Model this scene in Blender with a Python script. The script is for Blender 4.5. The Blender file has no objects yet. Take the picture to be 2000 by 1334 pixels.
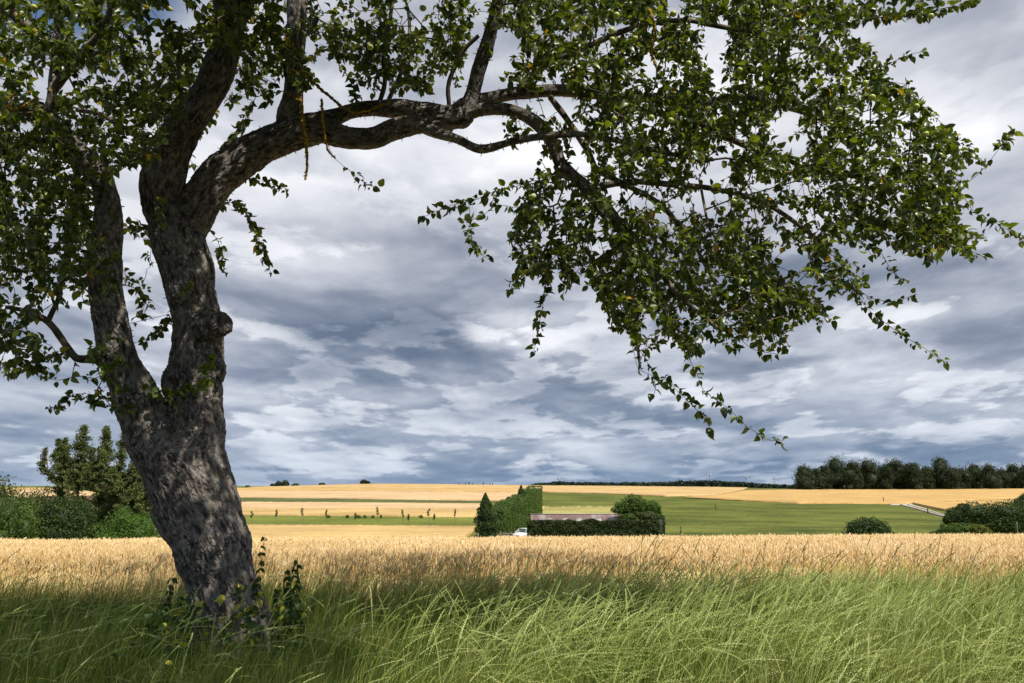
import bpy, math, random
import numpy as np
from mathutils import Vector, Matrix

random.seed(7)
RNG = np.random.default_rng(11)
scene = bpy.context.scene
COL = scene.collection
R = math.radians

# ------------------------------------------------------------------ camera
F = 1556.0                        # focal length in pixels of the 2000 px wide photograph
EYE = 1.6
PITCH = math.atan(280.0 / F)
cam_data = bpy.data.cameras.new("camera")
cam_data.sensor_width = 36.0
cam_data.lens = 36.0 * F / 2000.0
cam_data.clip_start = 0.1
cam_data.clip_end = 20000.0
cam = bpy.data.objects.new("camera", cam_data)
COL.objects.link(cam)
cam.location = (0, 0, EYE)
cam.rotation_euler = (R(90) + PITCH, 0, 0)
scene.camera = cam
scene.view_settings.view_transform = 'Standard'
scene.view_settings.look = 'None'
scene.view_settings.exposure = 0.25
scene.view_settings.gamma = 1.0
scene.cycles.max_bounces = 6
scene.cycles.transparent_max_bounces = 6
scene.cycles.diffuse_bounces = 3
scene.cycles.glossy_bounces = 2
scene.cycles.transmission_bounces = 3

CP, SP = math.cos(PITCH), math.sin(PITCH)
def ray(px, py):
    """direction through a pixel of the photo, scaled so that y = 1"""
    x = (px - 1000.0) / F; v = (667.0 - py) / F
    dy = CP - v * SP
    return x / dy, (SP + v * CP) / dy
def at(px, py, Y):
    u, e = ray(px, py)
    return Vector((u * Y, Y, EYE + e * Y))
def e_of(py): return ray(1000, py)[1]

# ------------------------------------------------------------------ sun
SUN = Vector((0.52, -0.52, 1.18)).normalized()
sun_data = bpy.data.lights.new("sun", 'SUN')
sun_data.energy = 5.0
sun_data.angle = R(0.5)
sun_data.color = (1.0, 0.93, 0.82)
sun = bpy.data.objects.new("sun", sun_data)
COL.objects.link(sun)
sun.rotation_euler = (-SUN).to_track_quat('-Z', 'Y').to_euler()
sun.location = (20, -20, 40)

# ------------------------------------------------------------------ world: sky and clouds
world = bpy.data.worlds.new("World")
scene.world = world
world.use_nodes = True
nt = world.node_tree
nt.nodes.clear()

class N:
    """tiny expression wrapper round the math node"""
    def __init__(s, tree, sock): s.t = tree; s.s = sock
    def _m(s, op, *o, clamp=False):
        n = s.t.nodes.new('ShaderNodeMath'); n.operation = op; n.use_clamp = clamp
        for i, v in enumerate((s,) + o):
            if isinstance(v, N): s.t.links.new(v.s, n.inputs[i])
            else: n.inputs[i].default_value = v
        return N(s.t, n.outputs[0])
    def __add__(s, o): return s._m('ADD', o)
    __radd__ = __add__
    def __sub__(s, o): return s._m('SUBTRACT', o)
    def __rsub__(s, o): return (s * -1) + o
    def __mul__(s, o): return s._m('MULTIPLY', o)
    __rmul__ = __mul__
    def __truediv__(s, o): return s._m('DIVIDE', o)
    def max(s, o): return s._m('MAXIMUM', o)
    def min(s, o): return s._m('MINIMUM', o)
    def atan2(s, o): return s._m('ARCTAN2', o)
    def sqrt(s): return s._m('SQRT')
    def exp(s): return s._m('EXPONENT')
    def ln(s): return N(s.t, s._m('LOGARITHM', math.e).s)
    def fract(s): return s._m('FRACT')
    def clamp(s): return s._m('ADD', 0.0, clamp=True)
    def abs(s): return s._m('ABSOLUTE')
def step(x, a, b):
    n = x.t.nodes.new('ShaderNodeMapRange'); n.interpolation_type = 'SMOOTHSTEP'
    x.t.links.new(x.s, n.inputs[0])
    n.inputs[1].default_value = a; n.inputs[2].default_value = b
    n.inputs[3].default_value = 0.0; n.inputs[4].default_value = 1.0
    return N(x.t, n.outputs[0])
def vec3(t, x, y, z):
    n = t.nodes.new('ShaderNodeCombineXYZ')
    for i, v in enumerate((x, y, z)):
        if isinstance(v, N): t.links.new(v.s, n.inputs[i])
        else: n.inputs[i].default_value = v
    return n.outputs[0]
def noise(t, v, scale, detail=6, rough=0.55, dist=0.0, lac=2.0):
    n = t.nodes.new('ShaderNodeTexNoise')
    t.links.new(v, n.inputs['Vector'])
    n.inputs['Scale'].default_value = scale; n.inputs['Detail'].default_value = detail
    n.inputs['Roughness'].default_value = rough; n.inputs['Distortion'].default_value = dist
    n.inputs['Lacunarity'].default_value = lac
    return N(t, n.outputs['Fac'])
def ramp(t, fac, stops, interp='LINEAR'):
    n = t.nodes.new('ShaderNodeValToRGB'); n.color_ramp.interpolation = interp
    t.links.new(fac.s if isinstance(fac, N) else fac, n.inputs[0])
    els = n.color_ramp.elements
    while len(els) < len(stops): els.new(0.5)
    for e, (p, c) in zip(els, stops):
        e.position = p; e.color = (c[0], c[1], c[2], 1)
    return n.outputs[0]

tc = nt.nodes.new('ShaderNodeTexCoord')
sep = nt.nodes.new('ShaderNodeSeparateXYZ')
nt.links.new(tc.outputs['Generated'], sep.inputs[0])
X, Y_, Z = (N(nt, sep.outputs[i]) for i in range(3))
az = X.atan2(Y_)
el = Z / ((X * X + Y_ * Y_).sqrt().max(0.02))
elp = el.max(0.0)
# a cloud layer seen in perspective: coordinates crowd together towards the horizon
uu = az * N(nt, (elp + 0.15)._m('POWER', -0.60).s) * 1.25
vv = (elp + 0.10).ln() * -1.75
def cl(du, dv, seed, scale, detail, rough, dist=0.2, kv=1.0):
    return noise(nt, vec3(nt, uu + du, vv * kv + dv, seed), scale, detail, rough, dist)
n_big = cl(0, 0, 0.3, 0.8, 3, 0.5)
n_mid = cl(0, 0, 3.3, 1.35, 9, 0.46, 0.25)
n_mid_up = cl(-0.04, 0.10, 3.3, 1.35, 9, 0.46, 0.25)
n_mid2 = cl(5.0, 1.0, 1.7, 1.6, 9, 0.52)
n_puff = cl(2.3, 3.1, 5.7, 2.9, 10, 0.56, 0.1)
n_puff_up = cl(2.285, 3.15, 5.7, 2.9, 10, 0.56, 0.1)
n_fine = noise(nt, vec3(nt, az * 3.0, el * 5.0, 4.0), 3.2, 8, 0.6, 0.3)
low = 1.0 - step(el, 0.10, 0.42)
# lighting of the cloud relief: tops, where the cloud thins out upwards, catch the sun
relief = (n_mid - n_mid_up) * 1.0 + (n_puff - n_puff_up) * (0.35 + 0.55 * low)
puff = step(n_puff, 0.50, 0.565)
m2 = step(n_mid2, 0.48, 0.56)
def rows(freq, seed, nz, amp):
    s_ = (vv * (freq / 1.75) + nz * amp + seed).fract()
    return s_ * (1.0 - step(s_, 0.72, 1.0))
r1 = rows(1.3, 0.15, n_mid2, 3.0); r2 = rows(2.4, 0.6, n_puff, 3.0)
lum = (r1 - 0.45) * 0.08 + (r2 - 0.45) * (0.02 + 0.10 * low) + relief * 0.6 + (n_mid - 0.5) * 0.72 + (n_big - 0.5) * 0.40 + (puff - 0.3) * (0.05 + 0.15 * low) + (m2 - 0.5) * 0.10 + (n_fine - 0.5) * 0.16 + 0.675
lum = lum + step(el, 0.0, 0.45) * 0.04
BLOBS = [  # px, py, half width, half height, strength : the big light and dark cloud masses
    (700, 680, 200, 50, -0.15), (540, 700, 120, 50, -0.08), (1680, 570, 330, 50, -0.26), (1350, 785, 260, 38, -0.20),
    (1000, 640, 190, 40, 0.16), (800, 300, 260, 90, 0.04), (1050, 330, 200, 60, 0.22), (820, 460, 160, 50, -0.13),
    (620, 560, 120, 60, 0.10), (1900, 330, 160, 80, 0.05), (1880, 130, 260, 80, -0.04), (1950, 640, 200, 40, 0.08),
    (1700, 690, 300, 45, 0.06), (520, 790, 180, 30, 0.08), (800, 790, 120, 30, 0.09), (780, 885, 60, 10, 0.20),
    (1155, 865, 70, 14, 0.22), (1390, 862, 60, 16, 0.22), (1760, 872, 60, 9, 0.16), (1560, 850, 140, 14, 0.08),
    (880, 925, 500, 26, -0.17), (1750, 900, 400, 22, -0.20), (1300, 920, 320, 22, -0.12), (200, 870, 260, 30, -0.12),
    (100, 930, 260, 20, 0.05), (380, 620, 150, 80, 0.05), (1250, 640, 150, 40, -0.05), (950, 830, 160, 24, -0.08),
]
for bx, by, bw, bh, a in BLOBS:
    u0, e0 = ray(bx, by)
    _, e1 = ray(bx, by - bh); du = bw / F
    k = 0.35 if bh < 20 else 1.0
    A = az + (n_mid - 0.5) * (0.34 * k); E = el + (n_mid2 - 0.5) * (0.20 * k)
    p = (A - math.atan(u0)) / du; q = (E - e0) / abs(e1 - e0)
    lum = lum + ((p * p + q * q) * -0.8).exp() * a
cl = ramp(nt, lum.clamp(), [(0.0, (0.065, 0.090, 0.145)), (0.25, (0.125, 0.156, 0.221)), (0.45, (0.232, 0.262, 0.331)),
                            (0.62, (0.385, 0.410, 0.475)), (0.80, (0.61, 0.63, 0.68)), (1.0, (0.86, 0.87, 0.90))])
# clouds near the horizon take on the blue of the air in front of them
mixh = nt.nodes.new('ShaderNodeMix'); mixh.data_type = 'RGBA'; mixh.blend_type = 'MIX'
hz = (elp * -8.0).exp() * 0.50
nt.links.new(hz.s, mixh.inputs['Factor'])
nt.links.new(cl, mixh.inputs['A']); mixh.inputs['B'].default_value = (0.15, 0.27, 0.44, 1)
bg_c = nt.nodes.new('ShaderNodeBackground'); nt.links.new(mixh.outputs['Result'], bg_c.inputs[0]); bg_c.inputs[1].default_value = 1.0
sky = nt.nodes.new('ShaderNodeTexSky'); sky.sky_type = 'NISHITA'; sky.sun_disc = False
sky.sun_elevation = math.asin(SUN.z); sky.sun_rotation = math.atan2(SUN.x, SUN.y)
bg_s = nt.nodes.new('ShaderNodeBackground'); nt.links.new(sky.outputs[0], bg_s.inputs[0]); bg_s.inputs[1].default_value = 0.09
# blue openings: a hole high on the left, thin cloud here and there
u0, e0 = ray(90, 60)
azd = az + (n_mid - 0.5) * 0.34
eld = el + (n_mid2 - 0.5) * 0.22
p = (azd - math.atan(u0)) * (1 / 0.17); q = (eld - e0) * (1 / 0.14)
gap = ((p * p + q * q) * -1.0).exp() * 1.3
# unseen sky overhead and behind the viewer, opened to blue to cut fill light
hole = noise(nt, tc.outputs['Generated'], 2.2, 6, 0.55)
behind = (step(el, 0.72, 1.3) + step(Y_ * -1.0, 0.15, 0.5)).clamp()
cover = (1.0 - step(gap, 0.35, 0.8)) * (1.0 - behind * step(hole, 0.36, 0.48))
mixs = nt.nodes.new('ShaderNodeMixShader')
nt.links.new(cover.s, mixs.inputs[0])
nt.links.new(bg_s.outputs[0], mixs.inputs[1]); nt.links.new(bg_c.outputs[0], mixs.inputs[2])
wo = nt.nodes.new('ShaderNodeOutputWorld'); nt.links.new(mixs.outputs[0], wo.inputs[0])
world.cycles.sampling_method = 'MANUAL'
world.cycles.sample_map_resolution = 512

# ------------------------------------------------------------------ helpers
def tag(o, label=None, cat=None, group=None, kind=None):
    if label: o['label'] = label
    if cat: o['category'] = cat
    if group: o['group'] = group
    if kind: o['kind'] = kind
    return o
def empty(name, loc, rz=0.0):
    o = bpy.data.objects.new(name, None); COL.objects.link(o)
    o.location = loc; o.rotation_euler = (0, 0, rz); o.empty_display_size = 0.2
    return o
def mesh_np(name, V, Fc, mat, tint=None, smooth=False, parent=None, point_tint=None, extra=None):
    """V (n,3), Fc (m,3) or (m,4) or list of such arrays"""
    V = np.asarray(V, np.float32)
    groups = Fc if isinstance(Fc, list) else [Fc]
    groups = [np.asarray(g, np.int32) for g in groups if len(g)]
    me = bpy.data.meshes.new(name)
    me.vertices.add(len(V)); me.vertices.foreach_set('co', V.ravel())
    loops = np.concatenate([g.ravel() for g in groups])
    sizes = np.concatenate([np.full(len(g), g.shape[1], np.int32) for g in groups])
    me.loops.add(len(loops)); me.loops.foreach_set('vertex_index', loops)
    me.polygons.add(len(sizes))
    starts = np.zeros(len(sizes), np.int32); starts[1:] = np.cumsum(sizes)[:-1]
    me.polygons.foreach_set('loop_start', starts)
    try: me.polygons.foreach_set('loop_total', sizes)
    except Exception: pass
    if smooth: me.polygons.foreach_set('use_smooth', np.ones(len(sizes), bool))
    if tint is not None:
        a = me.attributes.new('tint', 'FLOAT', 'FACE'); a.data.foreach_set('value', np.asarray(tint, np.float32))
    if point_tint is not None:
        a = me.attributes.new('tint', 'FLOAT', 'POINT'); a.data.foreach_set('value', np.asarray(point_tint, np.float32))
    if extra:
        for k, v in extra.items():
            a = me.attributes.new(k, 'FLOAT_VECTOR', 'POINT'); a.data.foreach_set('vector', np.asarray(v, np.float32).ravel())
    me.update(calc_edges=True); me.validate(verbose=False)
    if isinstance(mat, (list, tuple)):
        for m in mat: me.materials.append(m)
    else: me.materials.append(mat)
    o = bpy.data.objects.new(name, me); COL.objects.link(o)
    if parent is not None: o.parent = parent
    return o
def copy_tree(o, parent=None):
    c = o.copy(); COL.objects.link(c); c.parent = parent
    for ch in list(o.children): copy_tree(ch, c)
    return c

# value noise with numpy
def _h(i, j, k, s):
    n = (i * 374761393 + j * 668265263 + k * 2147483647 + s * 1274126177) & 0xffffffff
    n = ((n ^ (n >> 13)) * 1274126177) & 0xffffffff
    n = n ^ (n >> 16)
    return (n & 0xffffff) / float(0xffffff)
def vnoise(P, seed=0):
    P = np.asarray(P, float)
    I = np.floor(P).astype(np.int64); f = P - I; f = f * f * (3 - 2 * f)
    r = 0
    for a in (0, 1):
        for b in (0, 1):
            for c in (0, 1):
                w = (f[:, 0] if a else 1 - f[:, 0]) * (f[:, 1] if b else 1 - f[:, 1]) * (f[:, 2] if c else 1 - f[:, 2])
                r = r + w * _h(I[:, 0] + a, I[:, 1] + b, I[:, 2] + c, seed)
    return r * 2 - 1
def fbm(P, octaves=4, seed=0, gain=0.5):
    P = np.asarray(P, float); r = 0; a = 1.0
    for o in range(octaves):
        r = r + a * vnoise(P * (2.03 ** o) + 17.1 * o, seed + o); a *= gain
    return r
def unit(v): return v / np.maximum(np.linalg.norm(v, axis=-1, keepdims=True), 1e-9)
def rand_unit(n, rng=RNG): return unit(rng.normal(size=(n, 3)))

def tube_np(pts, rad, sides=6, closed_end=True):
    """one tapered tube along a polyline -> V, quads"""
    P = np.asarray(pts, float); n = len(P)
    T = np.gradient(P, axis=0); T = unit(T)
    up = np.array([0.3, 0.9, 0.2]); A = unit(np.cross(T, up)); B = np.cross(T, A)
    rad = np.broadcast_to(np.asarray(rad, float), (n,))
    th = np.arange(sides) * 2 * np.pi / sides
    V = P[:, None] + rad[:, None, None] * (np.cos(th)[None, :, None] * A[:, None] + np.sin(th)[None, :, None] * B[:, None])
    V = V.reshape(-1, 3)
    i = np.arange(n - 1)[:, None] * sides; j = np.arange(sides)[None]; j2 = (j + 1) % sides
    Fq = np.stack([i + j, i + j2, i + sides + j2, i + sides + j], -1).reshape(-1, 4)
    return V, Fq
class MB:
    """collects quads / boxes / tubes into one mesh"""
    def __init__(s): s.V = []; s.F = []; s.T = []; s.n = 0
    def add(s, V, Fq, tint=0.5):
        V = np.asarray(V, float); Fq = np.asarray(Fq, int)
        if Fq.shape[1] == 3: Fq = np.concatenate([Fq, Fq[:, 2:]], 1)
        s.V.append(V); s.F.append(Fq + s.n); s.n += len(V)
        s.T.append(np.broadcast_to(np.asarray(tint, float), (len(Fq),)))
    def box(s, c, size, rz=0.0, tint=0.5, top=None):
        x, y, z = [a / 2 for a in size]; tx, ty = top if top else (1, 1)
        V = np.array([(-x, -y, -z), (x, -y, -z), (x, y, -z), (-x, y, -z), (-x * tx, -y * ty, z), (x * tx, -y * ty, z), (x * tx, y * ty, z), (-x * tx, y * ty, z)])
        ca, sa = math.cos(rz), math.sin(rz)
        V = np.stack([V[:, 0] * ca - V[:, 1] * sa, V[:, 0] * sa + V[:, 1] * ca, V[:, 2]], 1) + np.array(c)
        s.add(V, [(0, 3, 2, 1), (4, 5, 6, 7), (0, 1, 5, 4), (1, 2, 6, 5), (2, 3, 7, 6), (3, 0, 4, 7)], tint)
    def tube(s, pts, rad, sides=6, tint=0.5):
        V, Fq = tube_np(pts, rad, sides); s.add(V, Fq, tint)
        n = len(V)
        for base in (0, n - sides):
            idx = list(range(base, base + sides))
            c = V[idx].mean(0)
            s.add(np.vstack([V[idx], c]), [(i, (i + 1) % sides, sides, sides) for i in range(sides)], tint)
    def build(s, name, mat, parent=None, smooth=False):
        V = np.concatenate(s.V); Fq = np.concatenate(s.F); T = np.concatenate(s.T)
        tri = Fq[:, 2] == Fq[:, 3]
        order = np.concatenate([np.where(tri)[0], np.where(~tri)[0]])
        fl = [Fq[tri][:, :3], Fq[~tri]]
        return mesh_np(name, V, fl, mat, tint=T[order], smooth=smooth, parent=parent)

# ------------------------------------------------------------------ materials
def new_mat(name):
    m = bpy.data.materials.new(name); m.use_nodes = True; t = m.node_tree; t.nodes.clear()
    out = t.nodes.new('ShaderNodeOutputMaterial')
    return m, t, out
def attr(t, name='tint'):
    n = t.nodes.new('ShaderNodeAttribute'); n.attribute_name = name
    return N(t, n.outputs['Fac'])
def leaf_mat(name, stops, rough=0.45, trans=0.35, spec=0.4, trans_tint=(1.3, 1.25, 0.45), noise_scale=0.0, noise_amt=0.0):
    m, t, out = new_mat(name)
    a = attr(t)
    if noise_scale:
        c = t.nodes.new('ShaderNodeNewGeometry')
        a = (a + (noise(t, c.outputs['Position'], noise_scale, 3) - 0.5) * noise_amt).clamp()
    col = ramp(t, a, stops)
    b = t.nodes.new('ShaderNodeBsdfPrincipled'); b.inputs['Roughness'].default_value = rough
    b.inputs['Specular IOR Level'].default_value = spec
    t.links.new(col, b.inputs['Base Color'])
    tr = t.nodes.new('ShaderNodeBsdfTranslucent')
    mu = t.nodes.new('ShaderNodeMix'); mu.data_type = 'RGBA'; mu.blend_type = 'MULTIPLY'
    mu.inputs['Factor'].default_value = 1.0; t.links.new(col, mu.inputs['A']); mu.inputs['B'].default_value = (*trans_tint, 1)
    t.links.new(mu.outputs['Result'], tr.inputs[0])
    ms = t.nodes.new('ShaderNodeMixShader'); ms.inputs[0].default_value = trans
    t.links.new(b.outputs[0], ms.inputs[1]); t.links.new(tr.outputs[0], ms.inputs[2])
    t.links.new(ms.outputs[0], out.inputs[0])
    return m
def plain_mat(name, stops, rough=0.8, scale=3.0, detail=5, spec=0.3, bump=0.0, metallic=0.0, stretch=(1, 1, 1), use_tint=0.0, coord='Object'):
    m, t, out = new_mat(name)
    c = t.nodes.new('ShaderNodeTexCoord'); mp = t.nodes.new('ShaderNodeMapping')
    t.links.new(c.outputs[coord], mp.inputs[0]); mp.inputs['Scale'].default_value = stretch
    n = noise(t, mp.outputs[0], scale, detail, 0.6)
    f = step(n, 0.25, 0.75)
    if use_tint: f = (f * (1 - use_tint) + attr(t) * use_tint).clamp()
    col = ramp(t, f, stops)
    b = t.nodes.new('ShaderNodeBsdfPrincipled'); b.inputs['Roughness'].default_value = rough
    b.inputs['Specular IOR Level'].default_value = spec; b.inputs['Metallic'].default_value = metallic
    t.links.new(col, b.inputs['Base Color'])
    if bump:
        bp = t.nodes.new('ShaderNodeBump'); bp.inputs['Strength'].default_value = bump; bp.inputs['Distance'].default_value = 0.05
        t.links.new(n.s, bp.inputs['Height']); t.links.new(bp.outputs[0], b.inputs['Normal'])
    t.links.new(b.outputs[0], out.inputs[0])
    return m

def bark_mat():
    m, t, out = new_mat("apple_bark")
    a = t.nodes.new('ShaderNodeAttribute'); a.attribute_name = 'bark'
    v = a.outputs['Vector']
    n1 = noise(t, v, 34, 10, 0.68, 0.3); n2 = noise(t, v, 7, 5, 0.55); n3 = noise(t, v, 95, 6, 0.7)
    vo = t.nodes.new('ShaderNodeTexVoronoi'); vo.feature = 'DISTANCE_TO_EDGE'; vo.inputs['Scale'].default_value = 26; vo.inputs['Randomness'].default_value = 1.0
    dv = t.nodes.new('ShaderNodeTexNoise'); dv.inputs['Scale'].default_value = 14; dv.inputs['Detail'].default_value = 3; t.links.new(v, dv.inputs['Vector'])
    am = t.nodes.new('ShaderNodeVectorMath'); am.operation = 'MULTIPLY_ADD'; t.links.new(dv.outputs['Color'], am.inputs[0]); am.inputs[1].default_value = (.05, .05, .05); t.links.new(v, am.inputs[2])
    t.links.new(am.outputs[0], vo.inputs['Vector'])
    crack = 1.0 - (1.0 - step(N(t, vo.outputs['Distance']), 0.0, 0.20)) * step(n2, 0.42, 0.62)
    g = t.nodes.new('ShaderNodeNewGeometry')
    lich = noise(t, g.outputs['Position'], 5.5, 6, 0.62)
    rel = attr(t, 'tint')
    f = ((n1 - 0.5) * 0.9 + (n2 - 0.5) * 0.5 + (n3 - 0.5) * 0.5 + (rel - 0.5) * 0.5 + (crack - 0.6) * 0.32 + 0.47).clamp()
    col = ramp(t, f, [(0.0, (0.016, 0.013, 0.011)), (0.3, (0.058, 0.048, 0.041)), (0.6, (0.16, 0.140, 0.124)), (0.85, (0.30, 0.275, 0.25)), (1, (0.44, 0.42, 0.39))])
    # pale grey lichen and dark moss patches
    mx = t.nodes.new('ShaderNodeMix'); mx.data_type = 'RGBA'
    t.links.new((step(lich, 0.60, 0.74) * 0.45).s, mx.inputs['Factor']); t.links.new(col, mx.inputs['A']); mx.inputs['B'].default_value = (0.36, 0.35, 0.29, 1)
    moss = noise(t, g.outputs['Position'], 2.7, 5, 0.6)
    sepn = t.nodes.new('ShaderNodeSeparateXYZ'); t.links.new(g.outputs['Normal'], sepn.inputs[0])
    up = N(t, sepn.outputs[2])
    mf = (step(up, 0.15, 0.8) * step(moss, 0.45, 0.58) * 0.75 + step(moss, 0.62, 0.72) * 0.35).clamp()
    mx2 = t.nodes.new('ShaderNodeMix'); mx2.data_type = 'RGBA'
    t.links.new(mf.s, mx2.inputs['Factor']); t.links.new(mx.outputs['Result'], mx2.inputs['A']); mx2.inputs['B'].default_value = (0.055, 0.062, 0.014, 1)
    b = t.nodes.new('ShaderNodeBsdfPrincipled'); b.inputs['Roughness'].default_value = 0.85; b.inputs['Specular IOR Level'].default_value = 0.25
    t.links.new(mx2.outputs['Result'], b.inputs['Base Color'])
    bp = t.nodes.new('ShaderNodeBump'); bp.inputs['Strength'].default_value = 1.0; bp.inputs['Distance'].default_value = 0.022
    t.links.new((n1 * 0.6 + n3 * 0.5 + crack * 0.8).s, bp.inputs['Height']); t.links.new(bp.outputs[0], b.inputs['Normal'])
    t.links.new(b.outputs[0], out.inputs[0])
    return m
M = {}
M['bark'] = bark_mat()
M['twig'] = plain_mat("twig_bark", [(0, (0.03, 0.022, 0.015)), (0.6, (0.10, 0.08, 0.055)), (0.82, (0.20, 0.17, 0.10)), (1, (0.42, 0.27, 0.04))], 0.8, 9, 4)
M['lichen'] = plain_mat("yellow_lichen", [(0, (0.07, 0.05, 0.02)), (0.35, (0.25, 0.15, 0.02)), (1, (0.62, 0.38, 0.03))], 0.9, 30, 5, bump=0.8)
M['leaf'] = leaf_mat("apple_leaf", [(0, (0.016, 0.032, 0.006)), (0.5, (0.064, 0.100, 0.015)), (0.85, (0.165, 0.210, 0.032)), (0.965, (0.21, 0.235, 0.040)), (0.98, (0.34, 0.25, 0.02)), (1, (0.40, 0.22, 0.02))], 0.36, 0.36, 0.5, (1.7, 1.6, 0.45))
M['apple'] = plain_mat("apple_skin", [(0, (0.32, 0.42, 0.06)), (0.7, (0.45, 0.50, 0.10)), (1, (0.55, 0.25, 0.09))], 0.35, 6, 3, spec=0.5)
M['wood_plain'] = plain_mat("weathered_wood", [(0, (0.10, 0.08, 0.06)), (1, (0.28, 0.24, 0.19))], 0.85, 6, 5, stretch=(1, 1, 0.2))

# ------------------------------------------------------------------ terrain
_RX = [-400, 0, 300, 470, 600, 690, 750, 850, 1000, 1200, 1400, 1560, 1800, 2000, 2400]
_RY = [950, 950, 950.5, 952, 948.5, 946, 945.2, 946, 948, 949.5, 951.5, 955.5, 955.5, 953.5, 952]
_YS = np.array([110, 150, 200, 270, 360, 480, 650, 900.0])
_GS = np.array([1056, 1034, 1010, 990, 976, 965, 956, 947.0]) - 947.0
def px_of_u(u): return 1000 + u * F * 0.99
def py_profile(u, Y):
    """picture row at which the ground at distance Y shows, for the far side of the valley"""
    ridge = np.interp(px_of_u(u), _RX, _RY)
    g = np.interp(np.log(np.maximum(Y, 110)), np.log(_YS), _GS)
    return ridge + g * (1056 - ridge) / (1056 - 947.0)
def e_np(py):
    v = (667.0 - py) / F
    return (SP + v * CP) / (CP - v * SP)
def ground_z(x, y):
    x = np.asarray(x, float); y = np.asarray(y, float)
    u = np.clip(x / np.maximum(y, 1.0), -0.85, 0.85)
    sy = np.clip((y - 6.5) / (38 - 6.5), 0, 1)
    near = -1.7 * (sy * (0.75 + 0.25 * sy)) + 0.0065 * np.clip(x, -40, 40) * sy
    near = near + 0.03 * np.sin(x * 1.3 + y * 0.7) * np.exp(-np.abs(y - 5) * 0.1)
    z110 = EYE + e_np(py_profile(u, np.full_like(u, 110.0))) * 110.0
    f = np.clip((y - 38) / 72.0, 0, 1)
    mid = near + (z110 - near) * f
    far = EYE + e_np(py_profile(u, np.clip(y, 110, 900))) * np.clip(y, 110, 900)
    beyond = far - 0.006 * np.maximum(y - 900, 0) * np.exp(-np.maximum(y - 900, 0) / 4000)
    z = np.where(y < 38, near, np.where(y < 110, mid, np.where(y < 900, far, beyond)))
    return np.where(y < 0, np.where(x == x, 0.0, 0.0), z)
def gz(x, y): return float(ground_z(np.array([x]), np.array([y]))[0])
def far_point(px, py, lift=0.0):
    """where the sight line through a pixel meets the far side of the valley"""
    u, e = ray(px, py)
    Ys = np.exp(np.linspace(math.log(110), math.log(900), 260))
    rows = py_profile(np.full_like(Ys, u), Ys)
    Y = float(np.interp(-py, -rows, Ys))
    return np.array([u * Y, Y, gz(u * Y, Y) + lift])

def field_mat(name, c0, c1, row_scale=0.35, fine=1.5, angle=0.0, extra=None, bump=0.6):
    """a crop or meadow seen from afar: soft patches, drill rows and grain"""
    m, t, out = new_mat(name)
    g = t.nodes.new('ShaderNodeNewGeometry'); mp = t.nodes.new('ShaderNodeMapping')
    t.links.new(g.outputs['Position'], mp.inputs[0]); mp.inputs['Rotation'].default_value = (0, 0, angle)
    mp.inputs['Scale'].default_value = (0.25, 1, 1)
    big = noise(t, g.outputs['Position'], 0.035, 7, 0.68)
    rowsn = noise(t, mp.outputs[0], row_scale, 4, 0.6)
    grain = noise(t, g.outputs['Position'], fine, 4, 0.7)
    f = ((big - 0.5) * 2.6 + (rowsn - 0.5) * 1.7 + (grain - 0.5) * 1.9 + 0.5).clamp()
    col = ramp(t, f, [(0, c0), (1, c1)])
    if extra:
        mx = t.nodes.new('ShaderNodeMix'); mx.data_type = 'RGBA'
        t.links.new((step(noise(t, mp.outputs[0], extra[1], 3, 0.5), 0.52, 0.66) * extra[2]).s, mx.inputs['Factor'])
        t.links.new(col, mx.inputs['A']); mx.inputs['B'].default_value = (*extra[0], 1); col = mx.outputs['Result']
    b = t.nodes.new('ShaderNodeBsdfPrincipled'); b.inputs['Roughness'].default_value = 0.95; b.inputs['Specular IOR Level'].default_value = 0.1
    t.links.new(col, b.inputs['Base Color'])
    bp = t.nodes.new('ShaderNodeBump'); bp.inputs['Strength'].default_value = bump; bp.inputs['Distance'].default_value = 0.4
    t.links.new(grain.s, bp.inputs['Height']); t.links.new(bp.outputs[0], b.inputs['Normal'])
    t.links.new(b.outputs[0], out.inputs[0])
    return m
M['meadow'] = field_mat("meadow_grass", (0.048, 0.066, 0.012), (0.162, 0.178, 0.036), 0.16, 0.9, 0.12, bump=1.0)
M['strip'] = field_mat("grass_strip", (0.10, 0.12, 0.022), (0.19, 0.21, 0.04), 0.5, 1.5)
M['strip_dark'] = field_mat("rough_margin", (0.06, 0.08, 0.025), (0.12, 0.14, 0.04), 0.5, 1.5)
M['w_pale'] = field_mat("ripe_wheat_pale", (0.350, 0.231, 0.098), (0.605, 0.420, 0.202), 0.22, 1.0, extra=((0.42, 0.36, 0.10), 0.02, 0.35))
M['w_pink'] = field_mat("ripe_wheat_pink", (0.40, 0.27, 0.145), (0.64, 0.45, 0.25), 0.3, 1.0)
M['w_orange'] = field_mat("ripe_barley_orange", (0.36, 0.23, 0.085), (0.58, 0.385, 0.150), 0.3, 1.0)
M['w_gold'] = field_mat("ripe_wheat_gold", (0.36, 0.245, 0.095), (0.60, 0.42, 0.18), 0.3, 1.2)
M['mown'] = field_mat("mown_meadow", (0.20, 0.20, 0.06), (0.40, 0.35, 0.12), 0.5, 1.2, 1.3)
M['track'] = field_mat("gravel_track", (0.34, 0.29, 0.22), (0.56, 0.49, 0.40), 0.8, 2.0)
M['hay'] = field_mat("dry_grass", (0.34, 0.26, 0.10), (0.52, 0.40, 0.18), 0.8, 2.0)
M['soil'] = plain_mat("field_soil", [(0, (0.030, 0.030, 0.014)), (1, (0.07, 0.065, 0.028))], 0.95, 2.0, 5, bump=0.5)

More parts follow.
